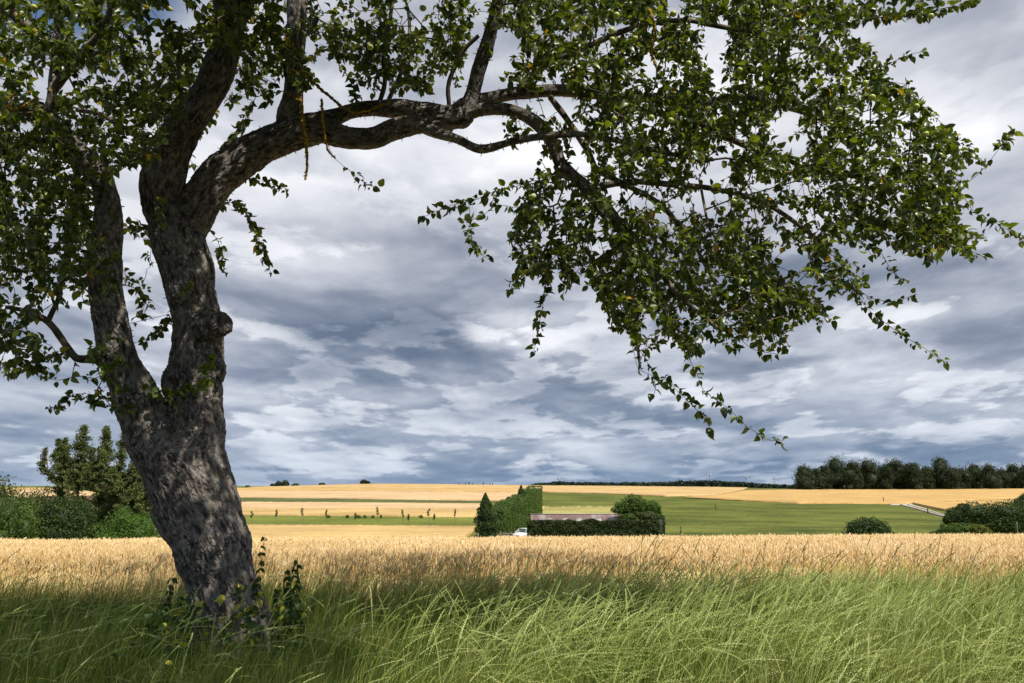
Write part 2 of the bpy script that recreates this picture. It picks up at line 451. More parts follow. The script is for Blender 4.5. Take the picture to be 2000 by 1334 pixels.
xs = np.sinh(np.linspace(-6.4, 6.4, 181)) / math.sinh(6.4) * 5000
us = np.unique(np.concatenate([np.linspace(-3, -0.8, 14), np.linspace(-0.8, 0.8, 161), np.linspace(0.8, 3, 14)]))
ys = np.concatenate([[1.0, 2, 3, 4, 5, 6, 7, 8, 9, 10], np.linspace(11, 38, 20), np.linspace(41, 110, 20), np.exp(np.linspace(math.log(114), math.log(900), 70)), [930, 960, 1000, 1100, 1300, 1600, 2000, 3000, 4500, 7000]])
UU, YY = np.meshgrid(us, ys); XX = UU * YY
ZZ = ground_z(XX, YY)
nu, ny = len(us), len(ys)
# near the camera the fan is closed by a flat skirt reaching behind it
V = np.stack([XX, YY, ZZ], -1).reshape(-1, 3)
i = np.arange(ny - 1)[:, None] * nu; j = np.arange(nu - 1)[None]
Q = np.stack([i + j, i + j + 1, i + nu + j + 1, i + nu + j], -1).reshape(-1, 4)
back = np.array([(-3, 1, 0), (3, 1, 0), (120, 40, -1.6), (300, -200, 0), (-300, -200, 0), (-120, 40, -1.6)], float)
base = len(V)
V[:nu, 2] = 0
nb = np.array([(-300, -200, 0), (300, -200, 0), (-300, 1, 0), (300, 1, 0)], float)
V = np.vstack([V, nb])
Q2 = np.array([(base, base + 1, base + 3, base + 2)])
# side skirts joining the fan's outer edges to the back apron
left = [r * nu for r in range(32)]; right = [r * nu + nu - 1 for r in range(32)]
T3 = []
for k in range(31):
    T3.append((left[k], left[k + 1], base + 2)); T3.append((right[k], base + 3, right[k + 1]))
o = mesh_np('ground', V, [np.array(T3), Q, Q2], [M['meadow']], smooth=True); tag(o, kind='structure')
me = o.data; me.materials.append(M['soil'])
cen = np.empty(len(me.polygons) * 3, np.float32); me.polygons.foreach_get('center', cen); cen = cen.reshape(-1, 3)
me.polygons.foreach_set('material_index', (cen[:, 1] < 39).astype(np.int32))

def field(name, mat, top, bot, lift=0.5, cols=220, rws=10, label=None):
    """a parcel of land on the far slope between an upper and a lower boundary"""
    tx = np.array(top, float); bx = np.array(bot, float)
    x0 = max(tx[0, 0], bx[0, 0]); x1 = min(tx[-1, 0], bx[-1, 0])
    t = np.linspace(0, 1, cols)
    pt = np.stack([np.interp(t, (tx[:, 0] - tx[0, 0]) / (tx[-1, 0] - tx[0, 0]), tx[:, 0]), np.interp(t, (tx[:, 0] - tx[0, 0]) / (tx[-1, 0] - tx[0, 0]), tx[:, 1])], 1)
    pb = np.stack([np.interp(t, (bx[:, 0] - bx[0, 0]) / (bx[-1, 0] - bx[0, 0]), bx[:, 0]), np.interp(t, (bx[:, 0] - bx[0, 0]) / (bx[-1, 0] - bx[0, 0]), bx[:, 1])], 1)
    pt[:, 1] += 0.35 * vnoise(np.stack([pt[:, 0] / 6.0, pt[:, 1] * 0, pt[:, 0] * 0], 1), 3) * (0.3 + (pt[:, 1] - 945) / 60.0)
    V = []
    for c in range(cols):
        A = far_point(*pt[c]); B = far_point(*pb[c])
        for r in range(rws):
            f = r / (rws - 1); Yd = math.exp(math.log(B[1]) * (1 - f) + math.log(A[1]) * f)
            g = (Yd - B[1]) / max(A[1] - B[1], 1e-6)
            x = B[0] + (A[0] - B[0]) * g
            V.append((x, Yd, gz(x, Yd) + lift))
    V = np.array(V).reshape(cols, rws, 3)
    top_ids = np.arange(cols * rws).reshape(cols, rws)
    Q = np.stack([top_ids[:-1, :-1], top_ids[1:, :-1], top_ids[1:, 1:], top_ids[:-1, 1:]], -1).reshape(-1, 4)
    rim = np.concatenate([top_ids[:, 0], top_ids[-1, 1:], top_ids[::-1, -1][1:], top_ids[0, ::-1][1:-1]])
    VV = V.reshape(-1, 3); low = VV[rim].copy(); low[:, 2] -= lift + 0.3
    n = len(VV); k = np.arange(len(rim)); k2 = (k + 1) % len(rim)
    S = np.stack([rim[k2], rim[k], n + k, n + k2], -1)
    return tag(mesh_np(name, np.vstack([VV, low]), [np.vstack([Q, S])], mat, smooth=False), kind='structure')
W = 0.6
field('lower_wheat_field', M['w_gold'], [(-250, 1029), (480, 1030), (930, 1033)], [(-250, 1058), (480, 1058), (905, 1056)], W)
field('grass_strip', M['strip'], [(-250, 1007), (480, 1008), (940, 1013)], [(-250, 1029), (480, 1030), (935, 1033)], 0.25)
field('middle_wheat_field', M['w_gold'], [(-250, 995), (480, 996), (950, 998)], [(-250, 1007), (480, 1008.5), (940, 1013)], W)
field('middle_wheat_field', M['w_pink'], [(-250, 982), (480, 982.5), (960, 986)], [(-250, 995), (480, 996), (950, 998)], W)
field('grass_margin', M['strip_dark'], [(-250, 972), (480, 973), (980, 980)], [(-250, 982), (480, 982.5), (960, 986)], 0.25)
field('upper_wheat_field', M['w_pink'], [(-250, 958), (480, 958.8), (1012, 962.5)], [(-250, 972), (480, 973), (1010, 980)], W)
field('barley_field', M['w_orange'], [(-250, 953.5), (520, 953.5), (1012, 956)], [(-250, 958), (480, 958.8), (1012, 962.5)], W)
field('hilltop_wheat_field', M['w_pale'], [(480, 952.3), (600, 948.8), (690, 946.3), (750, 945.4), (850, 946.2), (1000, 948.2), (1200, 949.7), (1400, 951.7), (1460, 953)],
      [(500, 953.5), (800, 954.2), (1012, 956), (1064, 962), (1150, 964), (1200, 966), (1300, 970), (1395, 967.5), (1450, 957)], W, cols=160)
field('barley_field', M['w_orange'], [(1335, 972.3), (1400, 968.5), (1456, 957.8), (1560, 956.2), (1800, 956), (2000, 954), (2150, 953.5)],
      [(1335, 973), (1450, 979), (1560, 984), (1750, 984.6), (1900, 978.5), (2000, 974), (2150, 970)], W, cols=160)
field('small_barley_field', M['w_orange'], [(1783, 984), (1860, 981.5), (2000, 976), (2150, 972)], [(1786, 985), (1830, 995), (1900, 1012), (2150, 1025)], W)
field('mown_meadow', M['mown'], [(1062, 990.5), (1120, 989.5), (1200, 989.5), (1230, 992)], [(1005, 1036), (1080, 1036), (1200, 1030), (1240, 1020)], 0.25)
field('dry_grass_strip', M['hay'], [(1058, 990), (1066, 990)], [(990, 1044), (1006, 1044)], 0.35, cols=6, rws=24)
field('gravel_track', M['track'], [(1735, 985.5), (1775, 985.3)], [(1738, 986.5), (1782, 986.2)], 0.35, cols=8, rws=3)
field('gravel_track', M['track'], [(1757, 986), (1765, 986)], [(1846, 1011), (1850, 1011)], 0.35, cols=6, rws=24)
field('gravel_track', M['track'], [(1770, 986), (1778, 986)], [(1855, 1011), (1859, 1011)], 0.35, cols=6, rws=24)

# ------------------------------------------------------------------ the old apple tree
# limbs as traced centre lines: (px, py, distance, half width in px); each becomes real wood in space
LIMBS = {
 'base':  [(462, 1285, 7.60, 88), (455, 1240, 7.6, 76), (447, 1195, 7.6, 69), (432, 1130, 7.6, 68), (419, 1080, 7.6, 71), (408, 1040, 7.6, 70), (392, 1005, 7.6, 78), (378, 965, 7.6, 79), (362, 925, 7.6, 80), (350, 880, 7.58, 78)],
 'left':  [(345, 890, 7.58, 74), (300, 845, 7.5, 54), (276, 797, 7.42, 45), (256, 748, 7.35, 40), (232, 700, 7.3, 35), (219, 640, 7.25, 32), (207, 570, 7.2, 30), (204, 500, 7.15, 30), (212, 430, 7.1, 27), (204, 372, 7.05, 23), (185, 325, 7.0, 22), (150, 295, 6.95, 20), (122, 258, 6.9, 17), (92, 225, 6.85, 15), (48, 214, 6.8, 14), (0, 226, 6.7, 12), (-60, 245, 6.6, 9)],
 'left_up': [(95, 225, 6.85, 11), (102, 180, 6.8, 9), (108, 120, 6.8, 8), (112, 50, 6.8, 7), (116, -40, 6.8, 6)],
 'left_up2': [(150, 150, 6.9, 6), (110, 105, 6.8, 10), (62, 62, 6.7, 11), (5, 8, 6.6, 12), (-60, -40, 6.5, 12)],
 'left_up3': [(100, 180, 6.8, 10), (160, 105, 6.8, 9), (200, 60, 6.75, 7), (222, 0, 6.7, 5)],
 'left_low': [(40, 214, 6.8, 7), (15, 260, 6.7, 6), (0, 285, 6.7, 6)],
 'stem':  [(355, 890, 7.58, 76), (378, 840, 7.6, 57), (379, 790, 7.62, 52), (383, 745, 7.64, 49), (382, 705, 7.66, 51), (386, 672, 7.66, 49), (385, 630, 7.66, 46), (377, 590, 7.66, 46), (367, 550, 7.66, 48), (359, 505, 7.66, 49), (351, 460, 7.66, 50), (345, 425, 7.66, 52)],
 'limb_up': [(343, 450, 7.64, 44), (318, 395, 7.55, 42), (316, 345, 7.45, 39), (337, 290, 7.35, 36), (366, 240, 7.25, 33), (396, 192, 7.15, 33), (424, 142, 7.05, 32), (443, 92, 6.95, 29), (446, 45, 6.9, 25), (438, 5, 6.85, 22), (425, -50, 6.8, 18)],
 'limb_up2': [(443, 80, 6.95, 16), (475, 30, 6.85, 13), (500, -30, 6.8, 11)],
 'arch':  [(362, 445, 7.66, 46), (385, 405, 7.66, 40), (408, 370, 7.66, 37), (440, 333, 7.66, 37), (488, 298, 7.66, 36), (542, 274, 7.66, 33), (594, 256, 7.66, 32), (640, 247, 7.66, 30)],
 'strand_a': [(625, 240, 7.66, 24), (660, 226, 7.7, 17), (702, 213, 7.72, 15), (762, 211, 7.72, 18), (822, 220, 7.7, 22), (865, 228, 7.68, 24), (900, 225, 7.66, 22)],
 'strand_b': [(625, 256, 7.66, 24), (680, 268, 7.6, 22), (730, 269, 7.58, 21), (770, 252, 7.6, 20), (825, 240, 7.66, 18), (880, 238, 7.68, 18)],
 'right_c': [(890, 222, 7.66, 20), (918, 203, 7.7, 17), (965, 191, 7.75, 13), (1017, 182, 7.8, 13), (1087, 177, 7.9, 12.5), (1150, 182, 8.0, 11), (1215, 192, 8.1, 10), (1290, 190, 8.2, 9), (1370, 200, 8.3, 8), (1450, 190, 8.4, 7), (1540, 210, 8.5, 5.5), (1620, 240, 8.6, 4.5)],
 'right_d': [(905, 232, 7.66, 18), (920, 192, 7.64, 16), (933, 140, 7.55, 15), (950, 92, 7.45, 14), (964, 40, 7.35, 13), (974, -10, 7.3, 12), (985, -70, 7.25, 10)],
 'right_e': [(890, 230, 7.66, 14), (940, 215, 7.6, 12), (985, 213, 7.55, 12), (1030, 228, 7.5, 12.5), (1062, 254, 7.45, 13), (1082, 285, 7.42, 13), (1093, 318, 7.4, 13), (1118, 342, 7.4, 12), (1150, 368, 7.4, 11), (1185, 402, 7.42, 10), (1215, 450, 7.45, 9), (1225, 510, 7.5, 8), (1235, 570, 7.5, 6), (1242, 640, 7.5, 4), (1250, 720, 7.5, 3)],
 'right_f': [(815, 240, 7.66, 13), (850, 258, 7.55, 10.5), (895, 272, 7.4, 9), (940, 291, 7.3, 8.5), (1000, 277, 7.2, 7), (1052, 267, 7.1, 7), (1130, 262, 7.0, 6), (1195, 272, 6.9, 5.5), (1270, 290, 6.85, 5), (1350, 310, 6.8, 4)],
 'right_g': [(1075, 190, 7.85, 6), (1105, 230, 7.8, 6), (1130, 266, 7.8, 6), (1150, 300, 7.7, 6), (1168, 333, 7.7, 6), (1220, 360, 7.8, 5), (1290, 400, 8.0, 5), (1350, 470, 8.1, 4), (1400, 560, 8.2, 3)],
 'right_h': [(1150, 368, 7.4, 7), (1230, 355, 7.4, 6), (1310, 360, 7.5, 6), (1400, 370, 7.6, 5), (1500, 400, 7.8, 4.5), (1600, 470, 7.9, 4)],
 'right_i': [(1118, 342, 7.4, 7), (1180, 420, 7.2, 7), (1260, 500, 7.0, 6), (1330, 580, 6.9, 5), (1400, 640, 6.8, 4)],
 'right_j': [(1290, 190, 8.2, 6), (1400, 260, 8.2, 6), (1500, 300, 8.0, 6), (1600, 330, 7.8, 5), (1700, 350, 7.6, 4), (1790, 355, 7.5, 3.5)],
 'right_k': [(1017, 182, 7.8, 9), (1035, 155, 7.8, 8), (1070, 125, 7.8, 7), (1130, 100, 7.7, 6), (1220, 60, 7.6, 6), (1330, 40, 7.5, 5), (1450, 60, 7.4, 5), (1560, 70, 7.4, 4)],
 'right_l': [(1450, 60, 7.4, 4.5), (1560, 20, 7.5, 4), (1620, -30, 7.5, 4)],
 'arch_up': [(556, 275, 7.66, 20), (565, 235, 7.66, 24), (570, 195, 7.62, 20), (573, 150, 7.58, 18), (576, 90, 7.52, 19), (579, 30, 7.46, 19), (580, -40, 7.4, 17)],
 'up_e1': [(740, 205, 7.72, 5), (752, 160, 7.6, 4.5), (748, 110, 7.5, 4), (760, 50, 7.45, 4), (770, -20, 7.4, 3)],
 'up_e2': [(755, 205, 7.72, 4.5), (785, 135, 7.75, 4), (800, 60, 7.8, 3.5), (790, -20, 7.8, 3)],
 'up_e3': [(877, 205, 7.66, 5), (877, 160, 7.6, 4.5), (905, 100, 7.5, 4.5), (935, 70, 7.45, 4)],
 'side_a': [(303, 282, 7.35, 7), (275, 268, 7.5, 6), (245, 254, 7.6, 5.5), (200, 225, 7.7, 4.5), (150, 215, 7.8, 4)],
 'side_b': [(205, 705, 7.3, 9), (172, 702, 7.2, 8), (148, 700, 7.15, 7.5), (133, 680, 7.1, 7), (105, 640, 7.05, 6.5), (85, 622, 7.0, 6), (55, 608, 6.9, 5), (10, 600, 6.8, 4)],
 'side_c': [(95, 625, 7.0, 5), (112, 590, 6.95, 4.5), (120, 555, 6.9, 4), (128, 500, 6.9, 3)],
 'over_a': [(446, 45, 6.9, 22), (490, -60, 6.3, 20), (540, -190, 5.6, 16), (600, -420, 4.9, 12), (700, -800, 4.0, 8)],
 'over_b': [(438, 5, 6.85, 18), (400, -90, 6.3, 17), (340, -230, 5.6, 14), (300, -420, 5.0, 10)],
 'left_x': [(185, 330, 7.0, 8), (130, 285, 7.1, 6), (60, 275, 7.2, 6), (0, 295, 7.3, 5)],
}
def catmull(P, step_len=0.05):
    P = np.asarray(P, float); out = []
    Pe = np.vstack([2 * P[0] - P[1], P, 2 * P[-1] - P[-2]])
    for k in range(1, len(Pe) - 2):
        a, b, c, d = Pe[k - 1], Pe[k], Pe[k + 1], Pe[k + 2]
        n = max(2, int(np.linalg.norm((c - b)[:3]) / step_len))
        for q in range(n):
            t = q / n
            out.append(0.5 * ((2 * b) + (c - a) * t + (2 * a - 5 * b + 4 * c - d) * t * t + (3 * b - a - 3 * c + d) * t ** 3))
    out.append(P[-1])
    return np.array(out)
limb3 = {}
for k, pts in LIMBS.items():
    L = []
    for px, py, Y, hw in pts:
        p = at(px, py, Y)
        depth = Y * CP + (p.z - EYE) * SP          # distance along the lens axis
        L.append((p.x, p.y, p.z, hw * depth / F))
    limb3[k] = catmull(L)

thick = [k for k in limb3 if LIMBS[k][0][3] > 10.5 or k in ('right_c', 'right_e', 'right_f', 'right_d')]
mb = MB()
cl_P, cl_T, cl_r, cl_s = [], [], [], []
for k in limb3:
    L = limb3[k]
    r = L[:, 3].copy()
    calm = 0.35 if k in ('base', 'stem', 'left') else 1.0
    wob = 1 - 0.02 + 0.075 * calm * fbm(L[:, :3] * 5.0, 3, 5)
    Lp = L[:, :3] + 0.15 * calm * L[:, 3:4] * np.stack([vnoise(L[:, :3] * 3, 1), vnoise(L[:, :3] * 3, 2), vnoise(L[:, :3] * 3, 3)], 1)
    if k in thick:
        V, Q = tube_np(Lp, r * wob, 20); mb.add(V, Q)
        for c, base_i in ((Lp[0], 0), (Lp[-1], len(V) - 20)):
            idx = V[base_i:base_i + 20]
            mb.add(np.vstack([idx, c]), [(i, (i + 1) % 20, 20) for i in range(20)])
        cl_P.append(Lp); cl_r.append(r); cl_T.append(unit(np.gradient(Lp, axis=0)))
        cl_s.append(np.concatenate([[0], np.cumsum(np.linalg.norm(np.diff(Lp, axis=0), axis=1))]) + len(cl_s) * 3.7)
def ball(c, r, sc=(1, 1, 1), n=14):
    """closed ellipsoid"""
    th = np.linspace(0, np.pi, n); ph = np.arange(n * 2) * np.pi / n
    V = np.stack([np.sin(th)[:, None] * np.cos(ph), np.sin(th)[:, None] * np.sin(ph), np.cos(th)[:, None] * np.ones_like(ph)], -1).reshape(-1, 3)
    V = V * r * np.array(sc) + np.array(c); m = n * 2
    i = np.arange(n - 1)[:, None] * m; j = np.arange(m)[None]; j2 = (j + 1) % m
    return V, np.stack([i + j, i + m + j, i + m + j2, i + j2], -1).reshape(-1, 4)
# swellings, the sawn-off knot and root flares
def add_ball(px, py, Y, r_px, sc=(1, 1, 1)):
    p = at(px, py, Y); mb.add(*ball(p, r_px * Y / F, sc))
add_ball(352, 745, 7.6, 34, (1, 1, 1.3)); add_ball(410, 725, 7.62, 32, (1, 1, 1.2)); add_ball(340, 985, 7.5, 40, (1, 1, 1.4))
add_ball(398, 640, 7.58, 36, (1.1, 1, 1.1)); add_ball(345, 915, 7.42, 42, (1, 0.8, 1.3))
add_ball(360, 560, 7.5, 30, (1, 1, 1.5)); add_ball(902, 232, 7.66, 20); add_ball(345, 420, 7.62, 46)
for a, ln in ((0.2, .75), (1.3, .6), (2.4, .7), (3.4, .65), (4.3, .8), (5.3, .7)):
    c = at(458, 1250, 7.6)
    pts = [(c.x + math.cos(a) * ln * f * 0.75, c.y + math.sin(a) * ln * f * 0.75, 0.34 * (1 - f) ** 1.6 - 0.06) for f in np.linspace(0.1, 1, 8)]
    V, Q = tube_np(pts, np.linspace(0.2, 0.05, 8), 12); mb.add(V, Q)
    for c0, b0 in ((pts[0], 0), (pts[-1], len(V) - 12)):
        mb.add(np.vstack([V[b0:b0 + 12], c0]), [(i, (i + 1) % 12, 12) for i in range(12)])
kn0 = np.array(at(392, 648, 7.55)); kn1 = np.array(at(436, 629, 7.34)); kr = 23 * 7.4 / F
kp = np.array([kn0 + (kn1 - kn0) * f for f in (0, .3, .6, .85, 0.97, 1.0)])
V, Q = tube_np(kp, [kr * 1.25, kr * 1.15, kr, kr * 1.02, kr * 1.0, kr * 0.9], 20); mb.add(V, Q)
mb.add(np.vstack([V[:20], kp[0]]), [(i, (i + 1) % 20, 20) for i in range(20)])
mb.add(np.vstack([V[-20:], kp[-1]]), [(i, (i + 1) % 20, 20) for i in range(20)])

raw = mb.build('raw_wood', M['bark'])
rm = raw.modifiers.new('r', 'REMESH'); rm.mode = 'VOXEL'; rm.voxel_size = 0.0105
sm = raw.modifiers.new('s', 'SMOOTH'); sm.iterations = 6; sm.factor = 0.5
dg = bpy.context.evaluated_depsgraph_get()
ev = raw.evaluated_get(dg); me0 = ev.to_mesh()
nv = len(me0.vertices); V = np.empty(nv * 3, np.float32); me0.vertices.foreach_get('co', V); V = V.reshape(-1, 3).astype(float)
Nn = np.empty(nv * 3, np.float32); me0.vertices.foreach_get('normal', Nn); Nn = Nn.reshape(-1, 3).astype(float)
npoly = len(me0.polygons); lv = np.empty(len(me0.loops), np.int32); me0.loops.foreach_get('vertex_index', lv)
ls = np.empty(npoly, np.int32); me0.polygons.foreach_get('loop_start', ls)
sizes = np.diff(np.append(ls, len(lv)))
Qd = lv[ls[sizes == 4][:, None] + np.arange(4)]; Td = lv[ls[sizes == 3][:, None] + np.arange(3)]
ev.to_mesh_clear(); bpy.data.objects.remove(raw)
CP3 = np.concatenate(cl_P); CT = np.concatenate(cl_T); CR = np.concatenate(cl_r); CS = np.concatenate(cl_s)
best = np.zeros(nv, int)
for a in range(0, nv, 8000):
    d = np.linalg.norm(V[a:a + 8000, None] - CP3[None], axis=2) / (CR[None] + 0.02)
    best[a:a + 8000] = d.argmin(1)
rel = V - CP3[best]; T = CT[best]; r = CR[best]
along = (rel * T).sum(1); radial = rel - along[:, None] * T
s = CS[best] + along
# bark space: cross-section position plus a compressed length, so plates run along the wood
fx = np.cross(T, np.tile([0.2, 0.95, 0.1], (nv, 1))); fx = unit(fx); fy = np.cross(T, fx)
bark = np.stack([(radial * fx).sum(1), (radial * fy).sum(1), s * 0.34], 1)
lo_ = np.concatenate([limb3['base'], limb3['stem']]); lo_ = lo_[np.argsort(lo_[:, 2])]
zq = V[:, 2]; sheared = np.stack([V[:, 0] - np.interp(zq, lo_[:, 2], lo_[:, 0]), V[:, 1] - 7.6, zq * 0.34], 1)
own = np.concatenate([np.full(len(cl_P[i]), 1.0 if k in ('base', 'stem') else (2.0 if k == 'left' else 0.0)) for i, k in enumerate([k for k in limb3 if k in thick])])[best]
low_w = ((own == 1) | ((own == 2) & (zq < 3.2)) | (zq < 2.5))
bark = np.where(low_w[:, None], sheared, bark)
s = np.where(low_w, zq, s)
amp = np.clip(r / 0.25, 0.12, 1.0)
rid = 1 - np.abs(fbm(bark * 17.0, 4, 21, 0.55)); rid2 = 1 - np.abs(fbm(bark * 40.0, 3, 31, 0.5))
lump = fbm(V * 2.6, 2, 41)
rid = 1 - np.abs(fbm(bark * 24.0, 3, 21, 0.5)); disp = amp * (0.017 * (rid - 0.6) + 0.010 * (rid2 - 0.6)) + 0.022 * lump * np.clip(r / 0.3, 0.15, 1)
plates = vnoise(np.stack([bark[:, 0] * 36, bark[:, 1] * 36, s * 8], 1), 51)
disp += amp * 0.006 * np.where(plates > 0.05, 1, 0)
kd = np.linalg.norm(V - kn1, axis=1)
disp -= np.clip(1 - kd / (kr * 0.75), 0, 1) * 0.035 * (0.6 + 0.4 * np.sin(kd * 300))
V2 = V + Nn * disp[:, None]
relief = np.clip((rid - 0.45) * 1.1 + 0.10 * (plates > 0.05) + 0.2 * lump + 0.18, 0, 1)
relief = np.where(kd < kr * 0.95, relief * 0.35, relief)
tree = empty('apple_tree', tuple(at(458, 1262, 7.6).to_2d()) + (0,))
tag(tree, 'old leaning apple tree with forked trunk, arched limb and green apples above the tall grass', 'tree')
TL = np.array(tree.location)
def to_tree(V): return np.asarray(V) - TL
trunk = mesh_np('trunk', to_tree(V2), [Td, Qd] if len(Td) else [Qd], M['bark'], point_tint=relief, smooth=True, parent=tree, extra={'bark': bark * np.array([1, 1, 1.7])})

# --- twigs: each leaf spur is joined to the nearest wood, which makes the fine branching
def poly_sample(poly, n, rng):
    P = np.array(poly, float); x0, y0 = P.min(0); x1, y1 = P.max(0); out = []
    while len(out) < n:
        q = rng.uniform((x0, y0), (x1, y1), (n * 3, 2))
        ins = np.zeros(len(q), bool); j = len(P) - 1
        for i in range(len(P)):
            c = ((P[i, 1] > q[:, 1]) != (P[j, 1] > q[:, 1])) & (q[:, 0] < (P[j, 0] - P[i, 0]) * (q[:, 1] - P[i, 1]) / (P[j, 1] - P[i, 1] + 1e-9) + P[i, 0])
            ins ^= c; j = i
        out.extend(q[ins].tolist())
    return np.array(out[:n])
REG = [
 ([(1110, 330), (1760, 330), (1740, 430), (1620, 520), (1500, 590), (1350, 590), (1240, 540), (1130, 430)], 190, 6.3, 9.1),
 ([(1090, -60), (1500, -60), (1560, 200), (1300, 320), (1160, 290), (1100, 150)], 330, 6.4, 8.6),
 ([(1100, -60), (1560, -60), (1700, 120), (1780, 300), (1770, 350), (1110, 350), (1180, 220), (1100, 150), (1000, 60), (1000, -60)], 960, 6.3, 9.1),
 ([(1560, -40), (1620, 60), (1700, 90), (1740, 150), (1800, 200), (1855, 260), (1885, 330), (1870, 400), (1885, 480), (1800, 515), (1750, 450), (1780, 300), (1700, 120)], 150, 6.5, 8.5),
 ([(1130, 430), (1240, 540), (1350, 590), (1500, 590), (1640, 520), (1640, 590), (1540, 645), (1440, 660), (1380, 720), (1300, 660), (1250, 720), (1218, 640), (1205, 570), (1110, 560), (1080, 480)], 105, 6.4, 8.6),
 ([(1110, 330), (1130, 430), (1080, 550), (1015, 550), (995, 490), (1005, 420), (1000, 360), (1050, 325)], 62, 6.9, 7.9),
 ([(620, -60), (940, -60), (905, 120), (860, 170), (760, 180), (700, 130), (640, 100), (600, 60)], 215, 6.8, 8.6),
 ([(960, -40), (1100, -40), (1110, 150), (1010, 175), (950, 150)], 75, 6.8, 8.4),
 ([(960, 225), (1120, 200), (1110, 340), (1040, 320)], 22, 7.0, 8.2),
 ([(1560, -60), (1880, -60), (1850, 30), (1790, 45), (1700, 30), (1640, 55)], 70, 6.8, 8.2),
 ([(-60, -60), (500, -60), (545, 60), (560, 120), (500, 190), (465, 170), (440, 60), (400, 100), (340, 240), (300, 310), (210, 350), (100, 300), (-60, 330)], 780, 5.9, 8.2),
 ([(130, -60), (560, -60), (560, 100), (430, 90), (300, 80)], 70, 5.6, 6.6),
 ([(-60, 330), (100, 300), (210, 350), (190, 430), (170, 560), (120, 600), (60, 560), (-60, 620)], 105, 6.2, 8.0),
 ([(90, 330), (230, 340), (240, 560), (180, 700), (100, 520)], 20, 6.2, 6.9),
 ([(560, -60), (640, -60), (640, 100), (590, 190), (545, 130)], 45, 6.9, 8.0),
 ([(170, 650), (285, 670), (305, 790), (225, 815), (175, 740)], 13, 6.5, 7.2),
 ([(-30, 640), (60, 650), (130, 700), (140, 735), (30, 738), (-30, 720)], 24, 6.4, 7.0),
 ([(240, 260), (400, 150), (470, 180), (400, 300), (330, 400)], 40, 7.9, 8.6),
 ([(240, 430), (300, 440), (292, 590), (236, 600)], 11, 7.4, 8.2),
 ([(-40, 590), (100, 600), (60, 640), (-40, 660)], 14, 6.4, 7.0),
]
# long shoots traced one by one: points, distance, from where along it leaves grow, leaf spurs
SHOOTS = [
 ([(1085, 345), (1040, 358), (990, 368), (935, 388), (880, 402), (828, 424)], 7.1, 0.35, 11),
 ([(1090, 400), (1052, 409), (1010, 405), (970, 402), (935, 425), (905, 430)], 7.2, 0.2, 5),
 ([(916, 392), (917, 430), (915, 460), (930, 485), (950, 505)], 7.1, 0.35, 7),
 ([(1085, 440), (1070, 520), (1062, 580), (1055, 630), (1042, 684)], 7.3, 0.1, 13),
 ([(1060, 450), (1030, 500), (1005, 545), (995, 568)], 7.3, 0.2, 6),
 ([(1242, 600), (1236, 660), (1248, 720), (1300, 742), (1345, 785), (1370, 810), (1388, 838)], 7.3, 0.45, 8),
 ([(1270, 560), (1300, 640), (1340, 690), (1375, 760), (1410, 790), (1445, 822), (1490, 852), (1528, 866)], 7.1, 0.05, 14),
 ([(1255, 690), (1276, 735), (1280, 768), (1272, 770)], 7.3, 2.0, 0),
 ([(1340, 580), (1400, 610), (1435, 650), (1475, 685), (1520, 692)], 7.2, 0.1, 9),
 ([(1400, 570), (1450, 600), (1480, 640), (1535, 655)], 7.4, 0.0, 12),
 ([(1590, 480), (1650, 535), (1685, 590), (1720, 625), (1765, 655), (1800, 678), (1845, 707)], 7.4, 0.0, 13),
 ([(1610, 520), (1665, 560), (1710, 585), (1745, 590), (1782, 578)], 7.5, 0.0, 5),
 ([(1700, 420), (1760, 450), (1820, 470), (1870, 480), (1900, 500)], 7.4, 0.1, 14),
 ([(1770, 352), (1845, 365), (1880, 385), (1905, 415), (1950, 438), (2010, 478)], 7.4, 0.1, 9),
 ([(1865, 372), (1905, 345), (1935, 312), (1955, 285), (1978, 262)], 7.4, 0.6, 7),
 ([(1700, 250), (1780, 240), (1840, 262), (1880, 300)], 7.5, 0.1, 14),
 ([(1560, 60), (1680, 38), (1780, 28), (1860, 12), (1920, -8)], 7.3, 0.1, 22),
 ([(1700, 140), (1745, 122), (1775, 108), (1802, 100)], 7.4, 0.3, 5),
 ([(1640, 150), (1700, 150), (1760, 180), (1810, 215)], 7.4, 0.2, 10),
 ([(636, 270), (655, 310), (685, 335), (712, 358), (742, 368)], 7.5, 0.6, 4),
 ([(655, 226), (690, 200), (700, 150), (720, 110)], 7.4, 0.3, 8),
 ([(408, 360), (450, 340), (505, 352), (565, 370)], 7.9, 0.2, 11),
 ([(404, 405), (455, 395), (490, 430), (510, 480), (530, 535)], 7.9, 0.1, 20),
 ([(400, 440), (425, 470), (432, 500), (440, 530)], 7.8, 0.2, 7),
 ([(500, 190), (480, 230), (455, 270), (440, 290)], 7.9, 0.1, 10),
 ([(560, 130), (530, 170), (522, 200)], 7.4, 0.1, 5),
 ([(338, 612), (318, 632), (300, 655), (280, 668)], 7.3, 0.0, 7),
 ([(140, 738), (105, 740), (60, 715), (20, 680), (-20, 650)], 6.8, 0.2, 9),
 ([(230, 800), (180, 778), (140, 775), (110, 798), (95, 800)], 6.9, 0.2, 7),
 ([(230, 790), (180, 770), (140, 770)], 7.0, 0.2, 4),
 ([(50, 275), (35, 330), (50, 400), (45, 460), (60, 540)], 6.9, 0.0, 16),
 ([(95, 285), (110, 340), (128, 420), (110, 480)], 6.9, 0.0, 10),
 ([(75, 250), (85, 330), (80, 400), (88, 470)], 7.1, 0.0, 9),
 ([(20, 250), (10, 330), (15, 420), (5, 500)], 6.8, 0.0, 12),
 ([(255, 560), (285, 580), (275, 620), (290, 590)], 7.5, 0.0, 6),
]
_r = np.random.default_rng(99)
